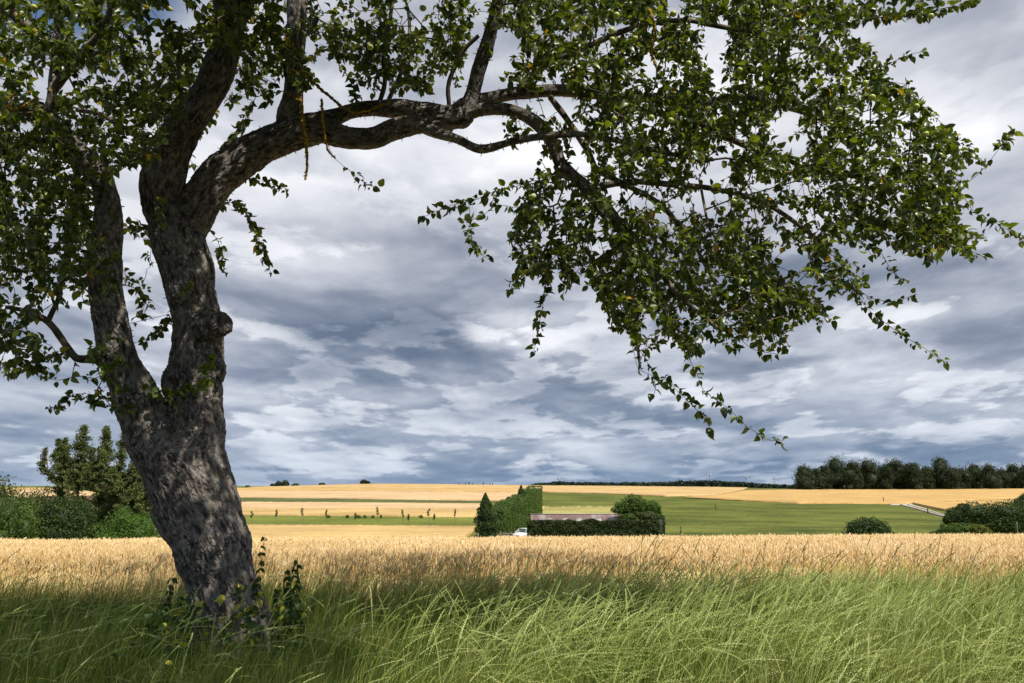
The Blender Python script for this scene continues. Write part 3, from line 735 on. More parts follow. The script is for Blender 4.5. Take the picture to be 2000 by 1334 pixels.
def droop(n, x0, x1, y0, y1, dx0, dx1, l0, l1, Y0, Y1, per, f0=0.1, ymax=None):
    for _ in range(n):
        x = _r.uniform(x0, x1); y = _r.uniform(y0, y1); L = _r.uniform(l0, l1); sl = _r.uniform(dx0, dx1); k = _r.uniform(0.2, 0.6)
        pts = [(x, y)]
        for q in range(1, 5):
            t = q / 4; pts.append((x + sl * L * t ** 1.5 + _r.normal() * 5, y + L * (t - 0.25 * abs(sl) * t ** 2.2) + _r.normal() * 4))
        if ymax and pts[-1][1] > ymax(pts[-1][0]): continue
        SHOOTS.append((pts, _r.uniform(Y0, Y1), f0, max(4, int(L / per))))
lower = lambda x: np.interp(x, [1000, 1050, 1100, 1200, 1260, 1400, 1530, 1640, 1800, 1900], [560, 560, 590, 660, 730, 760, 690, 620, 540, 500])
droop(80, 1120, 1640, 320, 540, 0.15, 1.0, 120, 280, 6.6, 8.4, 17, 0.1, lower)
droop(16, 1150, 1260, 420, 560, -0.15, 0.25, 90, 200, 6.8, 8.0, 14, 0.1, lower)
droop(34, 1550, 1800, 150, 400, 0.3, 1.1, 90, 200, 6.7, 8.2, 14, 0.1, lower)
droop(16, 1030, 1120, 340, 450, -0.35, 0.15, 70, 170, 6.9, 7.8, 14, 0.1, lower)
droop(30, -20, 170, 270, 430, -0.15, 0.2, 90, 240, 6.2, 7.8, 16, 0.05)
droop(20, 640, 900, 20, 90, -0.3, 0.3, 50, 110, 7.0, 8.2, 14, 0.0)
LICHEN = [
 ([(556, 110), (556, 135), (585, 142), (612, 160), (640, 185), (690, 220), (745, 206), (762, 198)], 7.35, 5),
 ([(588, 190), (590, 235), (597, 280), (600, 320), (597, 350)], 7.3, 6),
 ([(628, 195), (632, 250), (640, 290), (655, 310)], 7.35, 4),
 ([(562, 185), (578, 192), (585, 182)], 7.4, 4),
 ([(10, 225), (16, 205), (25, 215), (50, 205), (75, 190)], 6.5, 5),
 ([(15, 195), (30, 180)], 6.5, 4),
 ([(1268, 20), (1280, 60), (1272, 100), (1285, 140)], 6.6, 6),
]
node_P, node_par, node_r, node_pl = [], [], [], []
def add_chain(P, r, par=-1):
    ids = []
    for k in range(len(P)):
        node_P.append(P[k]); node_par.append(par); node_r.append(r[k] if hasattr(r, '__len__') else r)
        node_pl.append(0.0 if par < 0 else node_pl[par] + float(np.linalg.norm(P[k] - node_P[par])))
        par = len(node_P) - 1; ids.append(par)
    return ids
thin_edges_from = []
for k in limb3:
    L = limb3[k]
    if k in ('base', 'stem'): continue
    add_chain(L[::2, :3], L[::2, 3])
n_limb = len(node_P)
for i in range(n_limb): node_pl[i] = 0.0
spurs = []   # node index, direction
def nearest(P):
    A = np.array(node_P); d = np.linalg.norm(A - P, axis=1) + 0.25 * np.array(node_pl)
    return int(d.argmin())
rs = np.random.default_rng(5)
for pts, Yd, f0, ns in SHOOTS:
    P3 = catmull([tuple(at(x, y, Yd + 0.12 * math.sin(i * 1.7))) for i, (x, y) in enumerate(pts)], 0.05)
    P3 = P3 + 0.012 * np.stack([vnoise(P3 * 9, 71), vnoise(P3 * 9, 72), vnoise(P3 * 9, 73)], 1)
    par = nearest(P3[0])
    A = np.array(node_P[par]); m = max(2, int(np.linalg.norm(P3[0] - A) / 0.08))
    lead = np.array([A + (P3[0] - A) * t for t in np.linspace(0, 1, m + 1)[1:-1]]) if m > 1 else np.zeros((0, 3))
    full = np.vstack([lead, P3]) if len(lead) else P3
    ids = add_chain(full, 0.0, par)
    ids = ids[len(lead):]
    for q in range(ns):
        t = f0 + (1 - f0) * (q + 1) / ns
        spurs.append((ids[min(len(ids) - 1, int(t * (len(ids) - 1)))], 0.8 if Yd not in (7.1, 7.3, 7.4, 7.9) else 1.0))
A_pts = []
for poly, n, y0, y1 in REG:
    q = poly_sample(poly, int(n * 1.75), rs)
    # keep clumps and gaps: drop spurs where a smooth field is low
    dens = fbm(np.stack([q[:, 0] / 70, q[:, 1] / 70, np.full(len(q), y0)], 1), 3, 9)
    keep = dens > np.quantile(dens, 0.10)
    q = q[keep]
    d = rs.uniform(y0, y1, len(q))
    A_pts.append(np.array([at(a, b, c) for (a, b), c in zip(q, d)]))
# the part of the crown that spreads above the picture, over the grass in front of the trunk
n_top = 4400
tx = rs.uniform(-3.4, 1.6, n_top); ty = rs.uniform(0.4, 7.6, n_top)
tz = np.maximum(EYE + 0.66 * ty + 0.45, 5.0) + rs.uniform(0, 1.3, n_top)
tk = ((tx + 1.0) / 2.3) ** 2 + ((ty - 3.7) / 3.3) ** 2 < 1.0
A_pts.append(np.stack([tx, ty, tz], 1)[tk])
A_pts = np.concatenate(A_pts)
# grow
NP_ = np.array(node_P); npl = np.array(node_pl)
best_d = np.full(len(A_pts), 1e9); best_n = np.zeros(len(A_pts), int)
for a in range(0, len(NP_), 500):
    d = np.linalg.norm(A_pts[:, None] - NP_[None, a:a + 500], axis=2) + 0.22 * npl[a:a + 500][None]
    m = d.argmin(1); dv = d[np.arange(len(d)), m]; b = dv < best_d
    best_d[b] = dv[b]; best_n[b] = m[b] + a
done = np.zeros(len(A_pts), bool)
for it in range(len(A_pts)):
    k = int(np.where(done, 1e9, best_d).argmin()); done[k] = True
    par = int(best_n[k]); P0 = np.array(node_P[par]); P1 = A_pts[k]; L = np.linalg.norm(P1 - P0)
    m = max(1, int(L / 0.09)); t = np.linspace(0, 1, m + 1)[1:]
    side = rand_unit(1, rs)[0] * 0.10 * L; side[2] = abs(side[2]) + 0.05 * L
    path = P0 + (P1 - P0) * t[:, None] + side * (4 * t * (1 - t))[:, None] + rs.normal(size=(m, 3)) * 0.010 * (t < 0.99)[:, None]
    first = len(node_P)
    ids = add_chain(path, 0.0, par)
    for q in ids:
        dd = np.linalg.norm(A_pts - node_P[q], axis=1) + 0.22 * node_pl[q]
        b = (dd < best_d) & ~done
        best_d[b] = dd[b]; best_n[b] = q
    spurs.append((ids[-1], 1.0))
    if m > 3 and rs.random() < 0.6: spurs.append((ids[m // 2], 0.7))
NPt = np.array(node_P); NPar = np.array(node_par); NR = np.array(node_r, float)
K = len(NPt)
# pipe model radii
r2 = np.zeros(K)
for i in range(K - 1, n_limb - 1, -1):
    if r2[i] == 0: r2[i] = 0.0026 ** 2.2
    p_ = NPar[i]
    if p_ >= n_limb: r2[p_] += r2[i]
rad = np.where(np.arange(K) < n_limb, NR, np.minimum(r2 ** (1 / 2.2), 0.026))
# frustums for everything that is not already in the trunk mesh
def frustums(a, b, ra, rb, sides=5):
    T = unit(b - a); up = np.where(np.abs(T[:, 2:3]) > 0.9, np.array([[1.0, 0, 0]]), np.array([[0, 0, 1.0]]))
    Aa = unit(np.cross(T, up)); B = np.cross(T, Aa); th = np.arange(sides) * 2 * np.pi / sides
    ring = np.cos(th)[None, :, None] * Aa[:, None] + np.sin(th)[None, :, None] * B[:, None]
    e = (b - a) * 0.04
    V = np.concatenate([(a - e)[:, None] + ring * ra[:, None, None], (b + e)[:, None] + ring * rb[:, None, None]], 1)
    n = len(a); o_ = (np.arange(n) * sides * 2)[:, None]; j = np.arange(sides)[None]; j2 = (j + 1) % sides
    Q = np.stack([o_ + j, o_ + j2, o_ + sides + j2, o_ + sides + j], -1).reshape(-1, 4)
    return V.reshape(-1, 3), Q
idx = np.arange(n_limb, K)
pr = np.where(NPar[idx] < n_limb, rad[idx] * 1.25, rad[NPar[idx]])
V1, Q1 = frustums(NPt[NPar[idx]], NPt[idx], np.minimum(pr, rad[idx] * 1.6), rad[idx])
tw = MB(); tw.add(V1, Q1)
for k in limb3:
    if k not in thick:
        L = limb3[k]; tw.tube(L[:, :3] + 0.15 * L[:, 3:4] * np.stack([vnoise(L[:, :3] * 7, 4), vnoise(L[:, :3] * 7, 5), vnoise(L[:, :3] * 7, 6)], 1), L[:, 3] * (1 + 0.12 * vnoise(L[:, :3] * 14, 8)), 8)
# short dead snags and knobs on the thick limbs
for k in ('arch', 'strand_a', 'strand_b', 'right_e', 'right_f', 'limb_up', 'left', 'right_d', 'right_c', 'stem'):
    L = limb3[k]
    for q in range(int(len(L) * 1.6)):
        i = rs.integers(0, len(L)); d = rand_unit(1, rs)[0]; Tn = unit((L[min(i + 1, len(L) - 1), :3] - L[max(i - 1, 0), :3])[None])[0]
        d = unit((d - Tn * (d @ Tn))[None])[0]
        p0 = L[i, :3] + d * L[i, 3] * 0.9; ln = rs.uniform(0.012, 0.05)
        p1 = p0 + d * ln + rs.normal(size=3) * 0.008
        tw.tube([p0, (p0 + p1) / 2 + rs.normal(size=3) * 0.004, p1], [0.006, 0.004, 0.002], 4)
tw.V = [to_tree(v) for v in tw.V]
tw.build('twigs', M['twig'], tree)
# lichen-crusted dead twigs
for pts, Yd, rp in LICHEN:
    P3 = catmull([tuple(at(x, y, Yd)) for x, y in pts], 0.015)
    P3 += 0.006 * np.stack([vnoise(P3 * 25, 1), vnoise(P3 * 25, 2), vnoise(P3 * 25, 3)], 1)
    rr = rp * Yd / F * (0.55 + 0.5 * np.abs(fbm(P3 * 40, 2, 3))) * np.linspace(1, 0.6, len(P3))
    m_ = MB(); m_.tube(to_tree(P3), rr, 8)
    for q in range(len(P3) // 2):
        i = rs.integers(0, len(P3)); d = rand_unit(1, rs)[0]
        m_.tube([to_tree(P3[i]), to_tree(P3[i] + d * rr[i] * 1.5), to_tree(P3[i] + d * rr[i] * 2.3 + rs.normal(size=3) * 0.004)], [rr[i] * .6, rr[i] * .5, rr[i] * .25], 5)
    m_.build('lichen_twig', M['lichen'], tree)

# --- leaves
def leaf_tpl():
    t = np.array([0, 0.22, 0.5, 0.78, 1.0]); w = np.array([0, 0.30, 0.36, 0.22, 0]) 
    V = [(0, a, -0.10 * a * a) for a in t]
    for sgn in (-1, 1):
        for a, b in zip(t[1:4], w[1:4]): V.append((sgn * b, a, 0.16 + 0.5 * (b - 0.3) - 0.10 * a * a))
    Fc = []
    for s_, o_ in ((-1, 5), (1, 8)):
        tr = [(0, 1, o_), (1, 2, o_ + 1), (1, o_ + 1, o_), (2, 3, o_ + 2), (2, o_ + 2, o_ + 1), (3, 4, o_ + 2)]
        Fc += [(a, b, c) if s_ > 0 else (a, c, b) for a, b, c in tr]
    return np.array(V), np.array(Fc)
LT_V, LT_F = leaf_tpl()
def place_leaves(P, D, size, tint, rng, curl=None, width=None):
    """P base points, D growth directions"""
    n = len(P); D = unit(D)
    S = rng.normal(size=(n, 3)) * 0.7 + np.cross(D, [0, 0, 1.0]) * 1.0
    S = unit(S - (S * D).sum(1, keepdims=True) * D); U = np.cross(S, D)
    flip = np.where(U[:, 2] < 0, -1.0, 1.0)[:, None] * np.where(rng.random(n) < 0.1, -1, 1)[:, None]
    U = U * flip; S = S * flip
    w = (rng.uniform(0.85, 1.15, n) if width is None else width)
    cv = rng.uniform(-0.3, 4.2, n) if curl is None else curl
    Lc = LT_V[None].repeat(n, 0).copy()
    z = Lc[:, :, 2] - 0.16 * cv[:, None] * Lc[:, :, 1] ** 2 + rng.normal(size=(n, LT_V.shape[0])) * 0.02
    V = P[:, None] + size[:, None, None] * (Lc[:, :, 0:1] * w[:, None, None] * S[:, None] + Lc[:, :, 1:2] * D[:, None] + z[:, :, None] * U[:, None])
    Fc = (np.arange(n) * len(LT_V))[:, None, None] + LT_F[None]
    return V.reshape(-1, 3), Fc.reshape(-1, 3), np.repeat(tint, len(LT_F))
P, D, S_, Ti = [], [], [], []
child_dir = {}
for ni, w in spurs:
    pn = NPar[ni]; base_d = NPt[ni] - NPt[pn] if pn >= 0 else rand_unit(1, rs)[0]
    base_d = base_d / (np.linalg.norm(base_d) + 1e-9)
    n = rs.integers(5, 9) if w > 0.9 else rs.integers(3, 6)
    ct = rs.normal() * 0.10
    for q in range(n):
        d = base_d * 0.55 + rand_unit(1, rs)[0] * 1.0; d[2] -= 0.18
        d = d / np.linalg.norm(d)
        back = NPt[pn] - NPt[ni] if pn >= 0 else np.zeros(3)
        P.append(NPt[ni] + back * rs.uniform(0, 0.9) + d * rs.uniform(0.008, 0.03)); D.append(d)
        S_.append(rs.uniform(0.032, 0.090) * (1.5 if NPt[ni][2] > EYE + 0.68 * NPt[ni][1] + 0.15 else 1.0)); Ti.append(np.clip(0.48 + ct + rs.normal() * 0.2, 0.02, 0.955) if rs.random() > 0.008 else 0.99)  # unseen leaves above the frame are enlarged to deepen the shade below
# a few leaves straight along thinner shoots
thin = np.where((np.arange(K) >= n_limb) & (rad < 0.006))[0]
pick = rs.choice(thin, int(len(thin) * 0.5), replace=False)
for ni in pick:
    d = rand_unit(1, rs)[0]; d[2] -= 0.25
    P.append(NPt[ni]); D.append(d); S_.append(rs.uniform(0.045, 0.085)); Ti.append(np.clip(0.48 + rs.normal() * 0.2, 0.02, 0.955))
print('leaves', len(P), 'twig nodes', K)
V, Fc, tt = place_leaves(np.array(P), np.array(D), np.array(S_), np.array(Ti), rs)
mesh_np('crown', to_tree(V), Fc, M['leaf'], tint=tt, smooth=False, parent=tree)
# fresh shoots sprouting from the trunk
def sprout(pts, Yd, n, size=(0.06, 0.1), name='sprout'):
    P3 = catmull([tuple(at(x, y, Yd)) for x, y in pts], 0.03)
    m_ = MB(); m_.tube(to_tree(P3), np.linspace(0.004, 0.0015, len(P3)), 5)
    st = m_.build(name, M['twig'], tree)
    k_ = rs.integers(0, len(P3), n); d = rand_unit(n, rs); d[:, 1] -= 0.4; d[:, 2] -= 0.1
    V, Fc, tt = place_leaves(P3[k_], d, rs.uniform(*size, n), np.clip(0.62 + rs.normal(size=n) * 0.14, 0, 0.95), rs)
    mesh_np('leaves', to_tree(V), Fc, M['leaf'], tint=tt, parent=st)
sprout([(330, 775), (350, 765), (372, 760), (400, 752), (410, 742)], 7.22, 34)
sprout([(345, 790), (325, 770), (295, 765)], 7.2, 12, (0.06, .11))
sprout([(385, 745), (400, 720), (415, 700)], 7.2, 12)
sprout([(350, 580), (360, 565), (378, 560)], 7.2, 12, (0.04, .07))
sprout([(318, 440), (312, 415), (322, 400)], 7.0, 10, (0.06, .1))
sprout([(165, 420), (160, 370), (163, 335)], 6.6, 30, (0.05, .09))
sprout([(15, 520), (12, 450), (12, 400)], 6.4, 24, (0.05, .09))
# apples
ap = [(537, 60), (1240, 75), (1196, 78), (1204, 30), (1200, 232), (1272, 230), (1315, 27), (1445, 137), (1655, 157), (1690, 163), (1703, 190), (1790, 208), (1818, 32), (1575, 353), (1433, 393), (1678, 313), (1808, 262), (1194, 60), (322, 128), (66, 14), (826, 16), (723, 92), (1040, 384), (1498, 245), (1345, 125), (1640, 215), (1310, 235)]
def apple_mesh():
    n, m = 9, 12; th = np.linspace(0.0, np.pi, n)
    rr = np.sin(th) * (1 + 0.08 * np.cos(th)); zz = np.cos(th) * 0.92 - 0.22 * np.exp(-(th / 0.42) ** 2) + 0.12 * np.exp(-((np.pi - th) / 0.35) ** 2)
    ph = np.arange(m) * 2 * np.pi / m
    V = np.stack([rr[:, None] * np.cos(ph), rr[:, None] * np.sin(ph), zz[:, None] * np.ones(m)], -1).reshape(-1, 3)
    i = np.arange(n - 1)[:, None] * m; j = np.arange(m)[None]; j2 = (j + 1) % m
    return V, np.stack([i + j, i + m + j, i + m + j2, i + j2], -1).reshape(-1, 4)
AV, AQ = apple_mesh()
a0 = None
for i, (x, y) in enumerate(ap):
    Yd = 6.35 if x > 1000 else 6.0
    p = np.array(at(x, y, Yd)) - TL; s_ = 0.025 + 0.006 * ((i * 37) % 7) / 7
    if a0 is None:
        mm = MB(); mm.add(AV, AQ); a0 = mm.build('apple', M['apple'], tree, smooth=True); o = a0
    else:
        o = a0.copy(); COL.objects.link(o); o.parent = tree
    o.location = p; o.scale = (s_, s_, s_); o.rotation_euler = (0.3 * math.sin(i), 0.3 * math.cos(i * 2), i)

# ------------------------------------------------------------------ vegetation in the middle and far distance
GREENS = {
 'dark':  [(0, (0.014, 0.030, 0.007)), (1, (0.072, 0.115, 0.021))],
 'hedge': [(0, (0.012, 0.024, 0.006)), (0.8, (0.055, 0.080, 0.016)), (1, (0.06, 0.06, 0.02))],
 'mid':   [(0, (0.026, 0.055, 0.009)), (1, (0.120, 0.190, 0.028))],
 'light': [(0, (0.035, 0.080, 0.010)), (1, (0.110, 0.200, 0.024))],
 'olive': [(0, (0.035, 0.050, 0.014)), (1, (0.115, 0.125, 0.036))],
 'yellow':[(0, (0.070, 0.100, 0.015)), (1, (0.210, 0.220, 0.040))],
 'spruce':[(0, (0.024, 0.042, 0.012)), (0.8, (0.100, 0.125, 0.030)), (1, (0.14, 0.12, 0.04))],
 'wood':  [(0, (0.014, 0.026, 0.010)), (1, (0.052, 0.076, 0.024))],
 'blue':  [(0, (0.022, 0.040, 0.032)), (1, (0.045, 0.070, 0.050))],  # blue cast of far haze put into the leaf colour
}
for k, v in GREENS.items():
    M[k] = leaf_mat("foliage_" + k, v, 0.6, 0.22, 0.3, (1.4, 1.5, 0.5))

def leaf_quads(P, Nrm, size, rng, jitter=0.9, aspect=0.6, down=0.0):
    """small folded leaf cards, loosely following the surface normal"""
    n = len(P)
    U = unit(Nrm + rng.normal(size=(n, 3)) * jitter)
    A = rng.normal(size=(n, 3)); A[:, 2] -= down; A = unit(A - (A * U).sum(1, keepdims=True) * U); B = np.cross(U, A)
    s = (size * rng.uniform(0.6, 1.3, n))[:, None]
    V = np.stack([P - A * s * 0.5, P + B * s * 0.5 * aspect - U * s * 0.1, P + A * s * 0.5, P - B * s * 0.5 * aspect - U * s * 0.1, ], 1)
    Fc = (np.arange(n) * 4)[:, None] + np.array([[0, 1, 2, 3]])
    return V.reshape(-1, 3), Fc
def blob_foliage(blobs, n, size, seed, rng=None, rough=0.28, jitter=0.9, fill=0.45, z_squash=1.0, aspect=0.65):
    """leaf cards on the lumpy shells of overlapping masses. blobs: (x, y, z, rx, ry, rz)"""
    rng = np.random.default_rng(seed); B = np.array(blobs, float)
    w = (B[:, 3] * B[:, 5] + B[:, 4] * B[:, 5] + B[:, 3] * B[:, 4]); w = w / w.sum()
    k = rng.choice(len(B), n, p=w); d = rand_unit(n, rng)
    ext = B[k, 3:6]
    lump = 1 + rough * fbm(d * 2.6 + k[:, None] * 5.1, 3, seed) + 0.10 * fbm(d * 9 + k[:, None], 2, seed + 3)
    rr = lump * (1 - fill * rng.random(n) ** 2.2)
    P = B[k, :3] + d * ext * rr[:, None]
    Nrm = unit(d / ext)
    tint = np.clip(0.42 + 0.28 * fbm(P * (1.1 / max(ext.mean() * 0.35, 0.05)) , 2, seed + 7) + rng.normal(size=n) * 0.15, 0, 1)
    keep = P[:, 2] > 0.0
    P, Nrm, tint = P[keep], Nrm[keep], tint[keep]
    V, Fc = leaf_quads(P, Nrm, size, rng, jitter, aspect)
    return V, Fc, tint
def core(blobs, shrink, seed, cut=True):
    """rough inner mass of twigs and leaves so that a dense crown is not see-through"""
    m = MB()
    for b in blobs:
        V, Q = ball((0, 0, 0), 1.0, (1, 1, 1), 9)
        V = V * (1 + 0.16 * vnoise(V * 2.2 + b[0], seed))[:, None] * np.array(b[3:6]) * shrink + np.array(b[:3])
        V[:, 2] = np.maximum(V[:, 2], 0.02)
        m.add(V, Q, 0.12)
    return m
def tree_thing(name, loc, blobs, n, size, mat, seed, label, cat='tree', group=None, trunk_r=0.15, trunk_h=2.0, core_shrink=0.72, rough=0.28, parts=True, limbs=5, fill=0.45):
    root = empty(name, loc); tag(root, label, cat, group)
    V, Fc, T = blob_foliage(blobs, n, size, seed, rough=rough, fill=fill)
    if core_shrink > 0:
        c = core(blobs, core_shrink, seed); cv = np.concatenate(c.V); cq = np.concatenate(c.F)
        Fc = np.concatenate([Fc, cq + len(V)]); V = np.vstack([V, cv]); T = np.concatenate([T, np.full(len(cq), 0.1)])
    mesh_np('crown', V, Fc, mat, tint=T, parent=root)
    m = MB(); B = np.array(blobs); cx, cy = B[:, 0].mean(), B[:, 1].mean()
    m.tube([(0, 0, -0.3), (cx * 0.1, cy * 0.1, trunk_h * 0.5), (cx * 0.4, cy * 0.4, trunk_h)], [trunk_r * 1.25, trunk_r, trunk_r * 0.7], 8)
    r_ = np.random.default_rng(seed)
    for q in range(limbs):
        b = B[r_.integers(0, len(B))]; p0 = np.array((cx * 0.3, cy * 0.3, trunk_h * r_.uniform(0.6, 1.0)))
        p1 = b[:3] + r_.normal(size=3) * 0.2 * b[3:6]
        m.tube([p0, (p0 + p1) / 2 + r_.normal(size=3) * 0.1 * b[3], p1], [trunk_r * .5, trunk_r * .35, trunk_r * .15], 5)
    m.build('trunk' if cat == 'tree' else 'stem', M['twig'], root)
    return root
def ground_at(px, Y): 
    x = ray(px, 1000)[0] * Y
    return (x, Y, gz(x, Y))
def dims(px, py, Y):
    p = at(px, py, Y); return p
PXM = lambda Y: Y * 1.02 / F          # metres per photo pixel at a distance

# --- left: bushes and spruces at the edge of the wheat
def bush(name, px0, px1, ptop, Y, mat, seed, label, n=9000, size=0.15, depth=3.0, nm=1.9, cat='bush', lumps=9, group=None, sink=0.0):
    x0, x1 = ray(px0, 1000)[0] * Y, ray(px1, 1000)[0] * Y
    cx = (x0 + x1) / 2; g = gz(cx, Y); h = at(1000, ptop, Y).z - g + 0.1
    w = (x1 - x0) / 2; r_ = np.random.default_rng(seed); bl = []
    for q in range(lumps):
        fx_ = r_.uniform(-1, 1); rr = w * r_.uniform(0.28, 0.45)
        top = h * (1 - 0.35 * abs(fx_) ** 2.5) * r_.uniform(0.82, 1.0)
        rz = min(top * 0.5, max(rr * 1.1, top * 0.42))
        bl.append((fx_ * (w - rr), r_.uniform(-0.5, 0.5) * depth, top - rz, rr, rr * 0.9, rz))
        bl.append((fx_ * (w - rr), r_.uniform(-0.5, 0.5) * depth - depth * 0.1, h * 0.25, rr * 1.08, rr, h * 0.3))
    return tree_thing(name, (cx, Y, g - sink), bl, int(n * nm), size, mat, seed, label, cat, group, 0.08, h * 0.4, 0.56)
bush('bush', -90, 70, 925, 62, M['olive'], 101, 'tall olive green bush at the far left edge of the wheat', 9000, 0.17)
bush('bush', -60, 110, 968, 52, M['mid'], 102, 'dense green bush at the left edge in front of the tall olive one', 11000, 0.13)
bush('bush', 60, 218, 958, 54, M['dark'], 103, 'large dark green bush under the spruces beside the wheat', 15000, 0.13)
bush('bush', 198, 322, 998, 52, M['light'], 104, 'bright green low bush just left of the apple trunk', 10000, 0.12, 2.5)
bush('bush', 40, 100, 950, 70, M['olive'], 105, 'thin olive bush showing over the big bushes left of the spruces', 4000, 0.16)
bush('bush', 190, 300, 985, 56, M['mid'], 106, 'mid green bush at the foot of the spruces behind the bright green one', 6000, 0.13, 2.0)

def spruce(px, ptop, Y, half_px, seed, label, mat='spruce', lean=0.0, start=0.15, tops=1, n_br=150, size=0.19, bare=0.0, group='ragged spruces behind the bushes'):
    x, y, g = ground_at(px, Y); h = at(px, ptop, Y).z - g; r_ = np.random.default_rng(seed)
    root = empty('spruce', (x, y, g)); tag(root, label, 'spruce tree', group)
    Rm = half_px * PXM(Y) * 1.2
    P, Nn_, T = [], [], []
    mt = MB(); mt.tube([(0, 0, -0.3), (lean * h * 0.3, 0, h * 0.5), (lean * h, 0, h)], [h * 0.018, h * 0.012, 0.02], 7)
    tips = [(0, 0, h, 0.0)]
    for q in range(tops - 1):
        a = r_.uniform(0, 6.28); z0 = h * r_.uniform(0.45, 0.65); dx = Rm * r_.uniform(0.45, 0.95) * (1 if q % 2 else -1); zt = h * r_.uniform(0.78, 0.97)
        mt.tube([(lean * z0, 0, z0), (dx * 0.8, 0, z0 + (zt - z0) * 0.3), (dx, r_.normal() * 0.2, zt)], [h * 0.008, h * 0.006, 0.015], 5)
        tips.append((dx, 0, zt, z0))
    for tx, ty, zt, zb in tips:
        nb = int(n_br * 1.25) if zb == 0 else n_br // 2
        for b in range(nb):
            f = r_.uniform(0, 1) ** 0.85
            lo = max(start * h, zb); z = lo + (zt - lo) * f
            if bare and abs(z / h - bare) < 0.06 and r_.random() < 0.75: continue
            a = r_.uniform(0, 2 * np.pi)
            prof = (1 - f) ** 0.9 * (0.85 + 0.15 * math.sin(f * 9 + seed)) + 0.05
            L = (Rm if zb == 0 else Rm * 0.42) * prof * r_.choice([0.4, 0.65, 0.95, 1.5]) * r_.uniform(0.85, 1.1)
            cx0 = tx * (0 if zb == 0 else min(1, (z - zb) / (zt - zb) * 2)) + lean * z
            m_ = max(4, int(L / 0.09)); t = np.linspace(0.08, 1, m_)
            pts = np.stack([cx0 + np.cos(a) * L * t, np.sin(a) * L * t, z + L * (-0.15 * t - 0.30 * t ** 2 + 0.45 * t ** 4) + 0.25 * L * f], 1)
            rep = 8
            pp = np.repeat(pts, rep, 0) + r_.normal(size=(m_ * rep, 3)) * np.array([0.10, 0.10, 0.07])
            pp[:, 2] -= r_.random(len(pp)) * 0.16
            P.append(pp); Nn_.append(np.tile([np.cos(a) * 0.6, np.sin(a) * 0.6, 0.6], (len(pp), 1)))
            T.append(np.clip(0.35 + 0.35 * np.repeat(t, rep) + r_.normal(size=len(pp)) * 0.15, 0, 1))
            if b % 4 == 0: mt.tube([(cx0, 0, z), tuple(pts[-1])], [0.025, 0.008], 4)
    P = np.concatenate(P); Nn_ = np.concatenate(Nn_); T = np.concatenate(T)
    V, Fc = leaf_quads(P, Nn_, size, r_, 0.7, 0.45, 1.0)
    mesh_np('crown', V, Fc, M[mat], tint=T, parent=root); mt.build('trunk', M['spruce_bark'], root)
    return root
M['spruce_bark'] = plain_mat("spruce_bark", [(0, (0.07, 0.045, 0.035)), (1, (0.22, 0.15, 0.12))], 0.9, 8, 4)
spruce(148, 832, 72, 54, 201, 'many-topped ragged spruce, leftmost of the spruces, with bare trunk showing', tops=6, n_br=170, bare=0.42)
spruce(118, 856, 74, 36, 202, 'slim pointed spruce leaning against the leftmost spruce', tops=3, n_br=110, lean=-0.02)
spruce(196, 834, 70, 40, 203, 'tallest single-topped spruce in the middle of the group', tops=2, n_br=190, lean=-0.01)
spruce(228, 846, 68, 38, 204, 'thin-topped spruce right of the tallest one', tops=3, n_br=170, start=0.05)
spruce(262, 878, 66, 44, 205, 'broad spruce with drooping sprays close to the apple trunk', tops=3, n_br=220, start=0.02)
spruce(292, 900, 68, 36, 206, 'smaller spruce half hidden by the apple trunk', tops=2, n_br=150, start=0.02)

# the corner of a pale house behind the spruces
M['render'] = plain_mat("house_render", [(0, (0.62, 0.56, 0.42)), (1, (0.74, 0.68, 0.54))], 0.9, 2, 4)
M['roof_tile'] = plain_mat("roof_tiles", [(0, (0.16, 0.08, 0.06)), (1, (0.30, 0.15, 0.11))], 0.85, 4, 5, stretch=(1, 1, 4))
M['glass'] = plain_mat("window_glass", [(0, (0.02, 0.025, 0.03)), (1, (0.05, 0.06, 0.07))], 0.08, 1, 2, spec=0.8)
M['white'] = plain_mat("white_paint", [(0, (0.70, 0.70, 0.68)), (1, (0.82, 0.82, 0.80))], 0.4, 3, 3)
hx, hy, hg = ground_at(205, 92)
house = empty('house', (hx, hy, hg), 0.25); tag(house, 'pale rendered house glimpsed through the spruces on the left', 'house')
m = MB(); m.box((0, 0, 1.6), (12, 7, 3.8)); m.add([(-6, -3.5, 3.5), (-6, 3.5, 3.5), (-6, 0, 5.0), (6, -3.5, 3.5), (6, 3.5, 3.5), (6, 0, 5.0)], [(0, 2, 1, 1), (3, 4, 5, 5), (0, 1, 4, 3)]); m.build('wall', M['render'], house)
m = MB()
for s_ in (-1, 1):
    m.add([(-6.4, s_ * 4.0, 3.30), (6.4, s_ * 4.0, 3.30), (6.4, 0, 5.1), (-6.4, 0, 5.1), (-6.4, s_ * 4.0, 3.42), (6.4, s_ * 4.0, 3.42), (6.4, 0, 5.22), (-6.4, 0, 5.22)],
          [(0, 1, 2, 3), (4, 7, 6, 5), (0, 4, 5, 1), (0, 3, 7, 4), (1, 5, 6, 2)])
rf = m.build('roof', M['roof_tile'], house)
m = MB(); m.box((2.0, 0.9, 5.3), (0.6, 0.6, 1.1)); m.build('chimney', M['render'], rf)
for wx in (-4, -1.2, 1.6, 4.2):
    m = MB()
    for dx_, dz_, sx_, sz_ in ((-0.55, 0, .1, 1.3), (0.55, 0, .1, 1.3), (0, .6, 1.0, .1), (0, -.6, 1.0, .1), (0, 0, .06, 1.1)): m.box((wx + dx_, -3.52, 1.9 + dz_), (sx_, 0.1, sz_))
    w_ = m.build('window', M['white'], house); m = MB(); m.box((wx, -3.505, 1.9), (1.0, 0.02, 1.1)); m.build('pane', M['glass'], w_)

